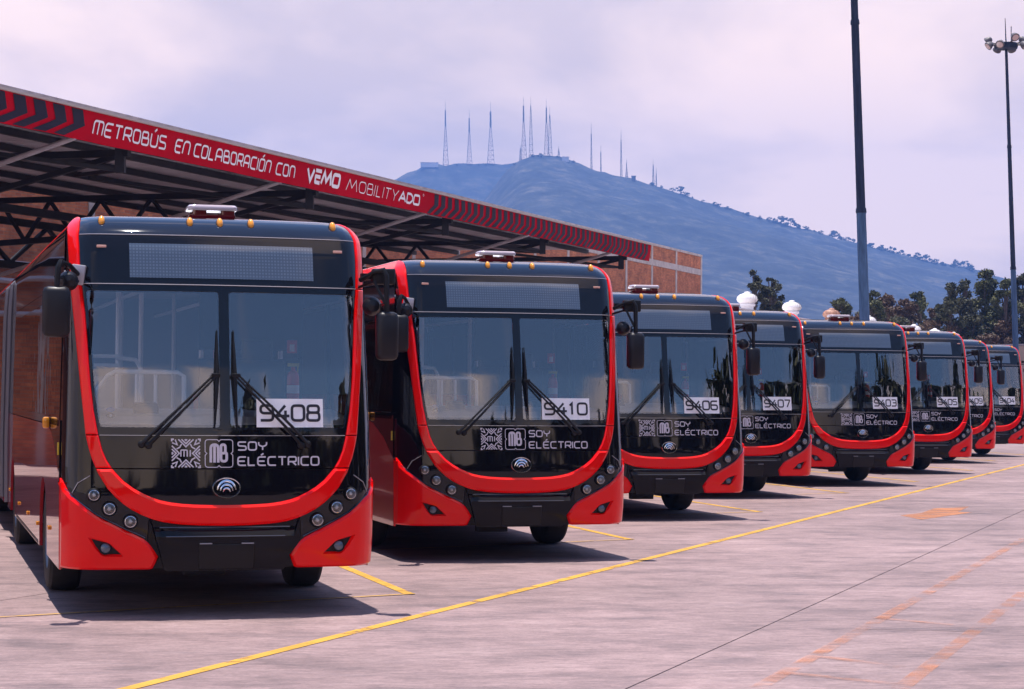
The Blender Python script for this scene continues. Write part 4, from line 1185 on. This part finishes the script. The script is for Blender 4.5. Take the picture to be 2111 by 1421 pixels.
def mast(base_px, top_px, Y, rb, rt_, Htop, lights, label):
    a = at_y(*base_px, Y); t = at_y(*top_px, Y)
    d = (t - a) / (t.z - a.z)                                 # the mast leans a little
    P0 = a - d * a.z
    root = empty('light_mast', P0); tag(root, label, 'light mast', 'tall lighting masts')
    secs = [0, 7.4, 13.2, 19.5, Htop] if Htop > 20 else [0, 8.0, 14.0, Htop]
    for i in range(len(secs) - 1):
        z0, z1 = secs[i], secs[i + 1]
        R = lambda z: rb + (rt_ - rb) * z / Htop - .008 * i
        b = B(); b.tube([d * (z0 - .0), d * z1], [R(z0), R(z1)], 12); b.build('mast_section', POLEL if i == 0 else POLE, root, angle=20)
        if i: b = B(); b.tube([d * (z0 - .06), d * (z0 + .08)], [R(z0) + .03, R(z0) + .02], 12); b.build('joint_collar', POLE, root)
    if lights:
        top = d * Htop
        b = B(); b.lathe([(.12, -.25), (.55, -.22), (.60, -.05), (.58, .05), (.15, .12)], Matrix.Translation(top), 16); hd = b.build('head_frame', POLE, root)
        FL = mat('floodlight_shell', (.10, .09, .10), .5); FG = mat('floodlight_glass', (.55, .42, .40), .2, coat=1.0)
        for k in range(8):
            an = 2 * PI * k / 8 + .25; rr_ = .95
            q = top + Vector((rr_ * math.cos(an), rr_ * math.sin(an), (.22 if k % 3 == 0 else -.12)))
            nrm = Vector((math.cos(an), math.sin(an), -.75)).normalized()
            b = B(); b.tube([top + Vector((.4 * math.cos(an), .4 * math.sin(an), 0)), q], .05, 6)
            b.lathe([(.07, -.26), (.14, -.20), (.21, -.02), (.22, .04), (.20, .05)], Matrix.Translation(q) @ nrm.to_track_quat('Z', 'Y').to_matrix().to_4x4(), 14)
            fl = b.build('floodlight', FL, root)
            b = B(); b.lathe([(.195, .045), (.10, .06), (.0005, .065)], Matrix.Translation(q) @ nrm.to_track_quat('Z', 'Y').to_matrix().to_4x4(), 14, False); b.build('lamp_glass', FG, fl)
        b = B(); b.tube([top, top + Vector((-.05, 0, 1.3))], [.035, .015], 6); b.build('lightning_rod', POLE, root)
        b = B(); b.tube([top + Vector((.25, 0, 0)), top + Vector((.25, 0, .9))], .02, 6); b.build('lightning_rod', POLE, root)
mast((1782.5, 660), (1761, 0), 66, .170, .085, 27.0, True, 'thick grey steel mast rising behind the bus with placard 9403')
zt2 = at_y(2073, 92, 106).z
mast((2094, 720), (2074, 92), 106, .165, .085, zt2, True, 'slim steel mast with floodlight cluster on top above the trees')

# ------------------------------------------------------------------ trees
def leaf_mat(name, c0, c1):
    M = mat(name, c0, .6); N = NT(M); b = N.b
    co = N.n('ShaderNodeTexCoord').outputs['Object']
    n1 = N.n('ShaderNodeTexNoise', {'Vector': co, 'Scale': .7, 'Detail': 5.0, 'Roughness': .75})
    rm = N.n('ShaderNodeValToRGB', {0: n1.outputs['Fac']})
    rm.color_ramp.elements[0].position = .34; rm.color_ramp.elements[0].color = (*c0, 1)
    rm.color_ramp.elements[1].position = .66; rm.color_ramp.elements[1].color = (*c1, 1)
    N.l(rm.outputs[0], b.inputs['Base Color'])
    b.inputs['Specular IOR Level'].default_value = .25
    return M
LG = leaf_mat('leaf_green', (.024, .036, .012), (.110, .105, .034))
LD = leaf_mat('leaf_dark', (.016, .022, .011), (.075, .070, .030))
LB = leaf_mat('leaf_brown', (.050, .034, .018), (.125, .070, .042))
BARK = mat('bark', (.075, .055, .045), .9); vary(BARK, 5, .4)
def leaves_mesh(name, clumps, nleaf, size, rng):
    C = np.array([c[0] for c in clumps]); Rr = np.array([c[1] for c in clumps])
    wgt = Rr[:, 0] * Rr[:, 1] * Rr[:, 2]; wgt = wgt ** .75; wgt /= wgt.sum()
    idx = rng.choice(len(clumps), nleaf, p=wgt)
    dirv = rng.normal(size=(nleaf, 3)); dirv /= np.linalg.norm(dirv, axis=1)[:, None]
    rad = rng.uniform(.25, 1.0, nleaf) ** .6
    rad *= 1 + .38 * rng.normal(size=nleaf) * (rad > .6)
    P = C[idx] + dirv * rad[:, None] * Rr[idx]
    n = dirv * .6 + rng.normal(size=(nleaf, 3)) * .7; n[:, 2] += .35; n /= np.linalg.norm(n, axis=1)[:, None]
    a = np.cross(n, rng.normal(size=(nleaf, 3))); a /= np.linalg.norm(a, axis=1)[:, None] + 1e-9
    b = np.cross(n, a); sz = size * rng.uniform(.6, 1.4, nleaf)
    a *= (sz * .8)[:, None]; b *= (sz * .42)[:, None]
    V = np.stack([P - a, P + b * .9 - a * .1, P + a, P - b * .9 + a * .1], 1).reshape(-1, 3)
    Fc = np.arange(nleaf * 4).reshape(-1, 4)
    me = bpy.data.meshes.new(name); me.from_pydata(V.tolist(), [], Fc.tolist()); me.update()
    return me
def tree(name, base, H, R, zb, seed, M, label, group, nclump=16, nleaf=5000, size=.22, lean=(0, 0), shape=None, cat='tree'):
    rng = np.random.default_rng(seed)
    root = empty(name, base); tag(root, label, cat, group)
    cl = []
    for k in range(nclump):
        t = float(np.clip((k + .5) / nclump + rng.normal() * .10, .02, .98)); z = zb + (H - zb) * (t ** .9)
        prof = math.sin(PI * min(1, .18 + .82 * t) ** 1.1) ** .6 if shape is None else shape(t)
        an = rng.uniform(0, 2 * PI); rr_ = R * prof * math.sqrt(rng.uniform(.02, 1.0))
        cr = R * rng.uniform(.20, .36) * (.6 + .5 * prof)
        c = (lean[0] * t + rr_ * math.cos(an), lean[1] * t + rr_ * math.sin(an), min(z, H - cr * .75))
        cl.append((c, (cr, cr, cr * rng.uniform(.65, .95))))
    b = B()
    tr = .018 * H + .05
    top = Vector((lean[0] * .7, lean[1] * .7, zb + (H - zb) * .62))
    pts = [Vector((0, 0, 0)), Vector((rng.normal() * .12, rng.normal() * .12, zb * .5)), Vector((lean[0] * .3 + rng.normal() * .2, lean[1] * .3 + rng.normal() * .2, zb * .95)), top]
    b.tube(pts, [tr * 1.3, tr, tr * .8, tr * .3], 8)
    for c, r_ in cl:
        c = Vector(c); k = rng.uniform(.25, .8); st = pts[2].lerp(top, k) if c.z > zb else pts[2]
        st = Vector((st.x, st.y, min(st.z, c.z - .1 * H * .3)))
        b.tube([st, st.lerp(c, .55) + Vector((0, 0, .1)), c], [tr * .42, tr * .25, tr * .1], 5)
    b.build('trunk', BARK, root)
    obj('crown', leaves_mesh('crown', cl, nleaf, size, rng), M, root)
    return root
def tree_px(px, ptop, hw, pbot, Y, seed, M, label, **k):
    """tree surveyed from the photograph: crown top, half width and crown bottom in pixels at distance Y"""
    t = at_y(px, ptop, Y); lo = at_y(px, pbot, Y)
    k['nclump'] = int(k['nclump'] * 1.7); k['nleaf'] = int(k['nleaf'] * 2.4); k['size'] *= .62
    return tree('tree', (t.x, Y, 0), t.z, hw * 1.12 * Y / FPX, max(.8, lo.z), seed, M, label, 'trees beyond the yard', **k)
tree_px(1558, 558, 16, 640, 138, 3, LD, 'dark lone tree, taller and slimmer of the pair beside the brick wall', nclump=10, nleaf=2600, size=.20)
tree_px(1589, 574, 20, 646, 140, 4, LD, 'dark lone tree, rounder of the pair behind the white ventilators', nclump=12, nleaf=3000, size=.20)
tree_px(1600, 622, 24, 660, 150, 5, LG, 'low olive bush under the lone tree pair', nclump=8, nleaf=1800, size=.22)
tree_px(1736, 616, 19, 660, 150, 6, LG, 'small round green tree just left of the thick mast', nclump=9, nleaf=2600, size=.20)
tree_px(1797, 601, 22, 670, 152, 7, LG, 'green tree just right of the thick mast', nclump=12, nleaf=3800, size=.21)
tree_px(1833, 610, 30, 680, 156, 8, LB, 'brownish round tree with dry foliage right of the thick mast', nclump=14, nleaf=4600, size=.21)
tree_px(1868, 618, 24, 690, 150, 9, LB, 'brown dry tree lower than its neighbours', nclump=12, nleaf=4200, size=.21)
tree_px(1893, 596, 22, 690, 158, 10, LG, 'tree with a rounded green top in the middle of the tree belt', nclump=12, nleaf=4200, size=.21)
tree_px(1922, 636, 24, 700, 154, 11, LB, 'low brown tree at the gap in the tree belt', nclump=10, nleaf=3600, size=.21)
tree_px(1958, 584, 24, 700, 148, 12, LD, 'tall dark tree on the near side of the gap', nclump=16, nleaf=5600, size=.20)
tree_px(1990, 578, 27, 705, 150, 13, LD, 'tall dark tree, broadest of the tree belt', nclump=17, nleaf=6200, size=.20)
tree_px(2034, 558, 32, 705, 152, 14, LG, 'tallest green tree of the belt beside the slim mast', nclump=20, nleaf=7400, size=.21)
tree_px(2074, 578, 26, 710, 150, 15, LG, 'green tree behind the slim mast', nclump=16, nleaf=6000, size=.21)
tree_px(2108, 566, 30, 712, 153, 16, LD, 'dark tree cut by the right edge of the picture', nclump=18, nleaf=6600, size=.21)
tree_px(2040, 690, 26, 720, 135, 17, LB, 'low dry pinkish bush at the foot of the slim mast', nclump=8, nleaf=2600, size=.18)
for k, (px, pt) in enumerate(((1770, 650), (1850, 655), (1940, 660), (2000, 655), (2060, 660), (2110, 665))):
    tree_px(px, pt, 34, 720, 146 + k, 40 + k, LD if k % 2 else LB, ['dark undergrowth bush at the foot of the thick mast', 'dry bush under the brown trees', 'dark bush filling the gap in the belt', 'dry bush under the tall dark trees', 'dark bush under the tallest tree', 'dry bush at the right edge'][k], nclump=10, nleaf=3000, size=.22)
# tall trees along the other side of the yard, behind the photographer: the windscreens and black panels mirror them
mp_ = []
for k in range(4):
    mp_.append(tree('tree', (0, 0, 0), 11.5, 4.4, .5, 70 + k, LD if k % 2 else LG, 'leafy tree along the far side of the yard, mirrored in the windscreens', 'trees mirrored in the buses', nclump=26, nleaf=4200, size=.5))
for k in range(30):
    t_ = mp_[k] if k < 4 else copy_tree(mp_[k % 4])
    p = rn(-52 + k * 6.1 + RNG.uniform(-1.5, 1.5), -27 + RNG.uniform(-2.5, 2.5)) if k < 25 else rn(-44 + RNG.uniform(-3, 3), -24 + (k - 24) * 6.5)
    q = RNG.uniform(.85, 1.3); t_.location = p; t_.rotation_euler = (0, 0, k * 2.1); t_.scale = (q * 1.1, q * 1.1, q)

# ------------------------------------------------------------------ hills, ridge trees, radio towers
def hill_mat():
    M = mat('wooded_slope', (.03, .04, .02), .95); N = NT(M)
    co = N.n('ShaderNodeTexCoord').outputs['Object']
    n1 = N.n('ShaderNodeTexNoise', {'Vector': co, 'Scale': .028, 'Detail': 10.0, 'Roughness': .82})
    rm = N.n('ShaderNodeValToRGB', {0: n1.outputs['Fac']})
    e = rm.color_ramp.elements
    e[0].position = .40; e[0].color = (.003, .007, .010, 1); e[1].position = .64; e[1].color = (.105, .095, .075, 1)  # bluish dark tones put part of the distance haze into the colour
    q = e.new(.52); q.color = (.020, .028, .030, 1)
    N.l(rm.outputs[0], N.b.inputs['Base Color'])
    return M
HILLM = hill_mat()
def noise1(x, y, seed, oct=5, base=1 / 420.0):
    """value noise on numpy arrays"""
    out = np.zeros_like(x); amp = 1.0; fr = base
    for o_ in range(oct):
        xi = x * fr + seed * 13.7 + o_ * 5.1; yi = y * fr + seed * 7.3 + o_ * 9.7
        x0 = np.floor(xi); y0 = np.floor(yi); fx = xi - x0; fy = yi - y0
        fx = fx * fx * (3 - 2 * fx); fy = fy * fy * (3 - 2 * fy)
        def hsh(a, b_): 
            s_ = np.sin(a * 127.1 + b_ * 311.7 + seed) * 43758.5453; return s_ - np.floor(s_)
        v_ = (hsh(x0, y0) * (1 - fx) + hsh(x0 + 1, y0) * fx) * (1 - fy) + (hsh(x0, y0 + 1) * (1 - fx) + hsh(x0 + 1, y0 + 1) * fx) * fy
        out += amp * (v_ - .5); amp *= .5; fr *= 2.05
    return out
def hill(name, ridge, Yr, front, back, seed, nx, ny, xlo, xhi, rough):
    P_ = [at_y(px, py, Yr) for px, py in ridge]
    rx = np.array([p.x for p in P_]); rz = np.array([p.z for p in P_])
    xs = np.linspace(xlo, xhi, nx); ys = np.concatenate([np.linspace(Yr - front, Yr, ny), np.linspace(Yr, Yr + back, ny // 2)[1:]])
    X, Y = np.meshgrid(xs, ys)
    # seen along the view rays, so that the ridge keeps the photographed outline
    R_ = np.interp(X * Yr / Y, rx, rz)
    t = np.where(Y < Yr, (Yr - Y) / front, (Y - Yr) / back)
    prof = np.where(Y < Yr, (1 - t) ** 1.25, np.cos(np.clip(t, 0, 1) * PI / 2))
    N_ = noise1(X, Y, seed); edge = np.clip(t * 5, 0, 1)
    Z = R_ * prof + N_ * 42 * rough * edge * (1 - t) + noise1(X, Y, seed + 3, 3, 1 / 22.0) * 5.0 * (1 - t)
    Z = np.where(t >= .999, -2, np.maximum(Z, -2) )
    V = np.stack([X, Y, Z], -1).reshape(-1, 3); ny_ = len(ys)
    ii = np.arange(nx * (ny_ - 1)).reshape(ny_ - 1, nx)[:, :-1].reshape(-1)
    Fc = np.stack([ii, ii + 1, ii + nx + 1, ii + nx], 1)
    me = bpy.data.meshes.new(name); me.from_pydata(V.tolist(), [], Fc.tolist()); me.update()
    for p in me.polygons: p.use_smooth = True
    o_ = obj(name, me, HILLM); tag(o_, kind='structure')
    return lambda X_: float(np.interp(X_, rx, rz))
NR = [(560, 640), (700, 590), (850, 520), (960, 452), (1000, 412), (1030, 372), (1052, 347), (1070, 331), (1090, 323), (1110, 321), (1140, 324), (1165, 328), (1195, 338), (1220, 347), (1260, 358), (1300, 368), (1340, 381), (1400, 396),
      (1450, 414), (1500, 430), (1560, 448), (1600, 458), (1650, 470), (1700, 484), (1740, 496), (1800, 512), (1850, 525), (1900, 538), (1950, 548), (2000, 560), (2060, 580), (2150, 606), (2300, 650), (2500, 700), (2800, 770)]
FR = [(-300, 640), (100, 560), (400, 500), (600, 452), (720, 412), (800, 378), (840, 356), (868, 344), (880, 340), (920, 339), (980, 339), (1040, 338), (1070, 336), (1130, 340), (1250, 380), (1400, 460), (1600, 560), (1900, 680)]
YN, YF = 2600.0, 3200.0
near_z = hill('hill', NR, YN, 1500, 500, 2, 300, 110, -750, 1450, 1.0)
far_z = hill('hill', FR, YF, 900, 500, 5, 220, 70, -1800, 1300, .8)
RT = leaf_mat('ridge_leaf', (.012, .02, .012), (.03, .04, .02))
rts = [(1345, 11), (1362, 9), (1385, 10), (1402, 17), (1412, 9), (1478, 8), (1505, 7), (1598, 12), (1610, 20), (1630, 20), (1648, 9), (1668, 8), (1716, 18), (1730, 16), (1748, 14), (1770, 10), (1795, 14), (1820, 17), (1838, 18), (1856, 16), (1874, 12),
       (1892, 20), (1910, 20), (1926, 14), (1945, 10), (1968, 22), (1988, 24), (2003, 14), (1096, 9), (1112, 10), (1060, 7), (1150, 9), (1180, 7), (940, 5), (1000, 5), (985, 5)]
for k in range(38): rts.append((int(1420 + k * 15.5 + RNG.uniform(-9, 9)), round(float(RNG.uniform(5, 11) + (3 if k > 12 else 0)), 1)))
ORD = lambda n: (['', 'twenty', 'thirty', 'forty', 'fifty', 'sixty', 'seventy'][n // 10 - 1] + '-' if n > 20 and n % 10 else '') + (['', 'first', 'second', 'third', 'fourth', 'fifth', 'sixth', 'seventh', 'eighth', 'ninth', 'tenth', 'eleventh', 'twelfth', 'thirteenth', 'fourteenth', 'fifteenth', 'sixteenth', 'seventeenth', 'eighteenth', 'nineteenth', 'twentieth'][n] if n <= 20 else (['', 'first', 'second', 'third', 'fourth', 'fifth', 'sixth', 'seventh', 'eighth', 'ninth'][n % 10] if n % 10 else ['', '', '', 'thirtieth', 'fortieth', 'fiftieth', 'sixtieth', 'seventieth'][n // 10]))
tp = []
for k in range(4):
    r_ = tree('ridge_tree', (0, 0, 0), 12, 5.5, 3.0, 200 + k, RT, 'small tree standing out on the skyline of the hill', 'trees on the hill skyline', nclump=9, nleaf=260, size=1.3)
    tp.append(r_)
for k, (px, hpx) in enumerate(rts):
    r_ = tp[k] if k < 4 else copy_tree(tp[k % 4])
    Y = YN - 6 if px > 1040 else YF - 6
    p = at_y(px, 500, Y); zf = near_z(p.x) if px > 1040 else far_z(p.x)
    sc_ = hpx * Y / FPX / 12.0
    r_['label'] = '%s of the small trees on the hill skyline, counted from its left end' % ORD(1 + sorted(rts).index((px, hpx)))
    r_.location = (p.x, Y, zf - 3.5); r_.scale = (sc_ * RNG.uniform(1.2, 1.9), sc_ * 1.3, sc_); r_.rotation_euler = (0, 0, k * 1.3)

TOW = mat('tower_steel', (.10, .075, .085), .6)
TOWR = mat('tower_red', (.26, .05, .05), .6)
def tower(px, pbase, ptop, Y, wpx, kind, label):
    base = at_y(px, pbase, Y); top = at_y(px - .008 * (pbase - ptop), ptop, Y)
    H = top.z - base.z; lx = top.x - base.x; hw = wpx * Y / FPX / 2
    root = empty('radio_tower', (base.x, base.y, base.z - 6)); tag(root, label, 'radio tower', 'radio towers on the hill')
    H += 6
    fl = .62 if kind == 'lattice' else .80
    th = .48 * Y / FPX
    def W_(t): return hw * (1 - .80 * t)
    def c(t, k): 
        a = PI / 4 + k * PI / 2; return Vector((lx * t * fl + W_(t) * math.cos(a) * 1.414, W_(t) * math.sin(a) * 1.414, H * fl * t))
    nb = 9
    for k in range(4):
        b = B(); b.tube([c(0, k), c(1, k)], th, 4); b.build('leg', TOW, root, smooth=False)
    b = B()
    for i in range(nb):
        t0, t1 = i / nb, (i + 1) / nb
        for k in range(4):
            b.tube([c(t0, k), c(t1, (k + 1) % 4)], th * .55, 3, False); b.tube([c(t1, k), c(t1, (k + 1) % 4)], th * .55, 3, False)
    lb = b.build('bracing', TOWR if kind == 'lattice' else TOW, root, smooth=False); lb['kind'] = 'stuff'
    b = B(); b.tube([Vector((lx * fl, 0, H * fl)), Vector((lx * .84, 0, H * .86))], [hw * .30, hw * .22], 6); b.build('upper_mast', TOW, root)
    b = B(); b.tube([Vector((lx * .84, 0, H * .86)), Vector((lx, 0, H))], [th * .8, th * .45], 5); b.build('aerial', TOW, root)
for a in ((919, 341, 208, YF, 12, 'lattice', 'tall lattice radio tower, leftmost on the far crest'), (968, 340, 227, YF, 12, 'lattice', 'lattice radio tower, middle one of three on the far crest'),
          (1012, 340, 211, YF, 16, 'lattice', 'broad lattice radio tower nearest the summit on the far crest'), (1080, 328, 199, YN, 13, 'lattice', 'tallest radio tower at the left of the summit'),
          (1095, 324, 200, YN, 9, 'mast', 'slender radio tower close to the right of the tallest one'), (1127, 324, 204, YN, 12, 'lattice', 'thick-topped lattice tower on the right of the summit'),
          (1134, 325, 221, YN, 10, 'mast', 'tower standing just behind the thick-topped one'), (1152, 328, 302, YN, 7, 'mast', 'short stub tower right of the summit towers'), (1073, 330, 300, YN, 6, 'mast', 'short stub tower at the foot of the tallest tower'),
          (1219.5, 350, 254, YN, 3.5, 'mast', 'thin single mast on the right shoulder of the summit'), (1239, 356, 300, YN, 2.5, 'mast', 'faint thin short mast right of the thin single mast'),
          (1281, 366, 267, YN, 4, 'mast', 'tall thin mast with a thick head on the descending ridge'), (1292, 368, 328, YN, 7, 'lattice', 'short squat lattice tower beside the tall thin mast'),
          (1347, 386, 329, YN, 5, 'mast', 'slim tower farthest down the ridge'), (1353, 388, 346, YN, 3, 'mast', 'stub mast beside the slim tower farthest down the ridge')):
    tower(*a)
WB = mat('hill_building_white', (.75, .72, .72), .7)
for px, py, wp, hp, Y, lab in ((886, 338, 36, 5, YF, 'long low white building on the far crest'), (1165, 327, 14, 5, YN, 'low pale building beside the summit towers'), (1278, 371, 22, 5, YN, 'small pale building row under the tall thin mast'), (1305, 366, 8, 8, YN, 'little dark block house on the ridge')):
    p = at_y(px, py, Y); w = wp * Y / FPX; h_ = hp * Y / FPX
    root = empty('hill_building', (p.x, Y - 12, p.z - h_ - 3)); tag(root, lab, 'building')
    b = B(); b.box((0, 0, (h_ + 3) / 2), (w, 9, h_ + 3)); b.build('wall', WB if 'dark' not in lab else TOW, root, smooth=False)
    b = B(); b.box((0, 0, h_ + 3.2), (w + 1, 10, .5)); b.build('roof', CEM, root, smooth=False)

# ------------------------------------------------------------------ haze
hz_o = B().box(((GX0 + GX1) / 2, (GY0 + GY1) / 2, 222), (GX1 - GX0 + 60, GY1 - GY0 + 60, 447)).build('haze', None, None, smooth=False)
HM = bpy.data.materials.new('haze_air'); HM.use_nodes = True; HM.node_tree.nodes.clear()
pv = HM.node_tree.nodes.new('ShaderNodeVolumePrincipled'); mo = HM.node_tree.nodes.new('ShaderNodeOutputMaterial')
pv.inputs['Color'].default_value = (.19, .39, .95, 1)
pv.inputs['Density'].default_value = .00028
pv.inputs['Anisotropy'].default_value = .0
HM.node_tree.links.new(pv.outputs[0], mo.inputs['Volume'])
HM.cycles.homogeneous_volume = True
hz_o.data.materials.append(HM); tag(hz_o, kind='stuff')
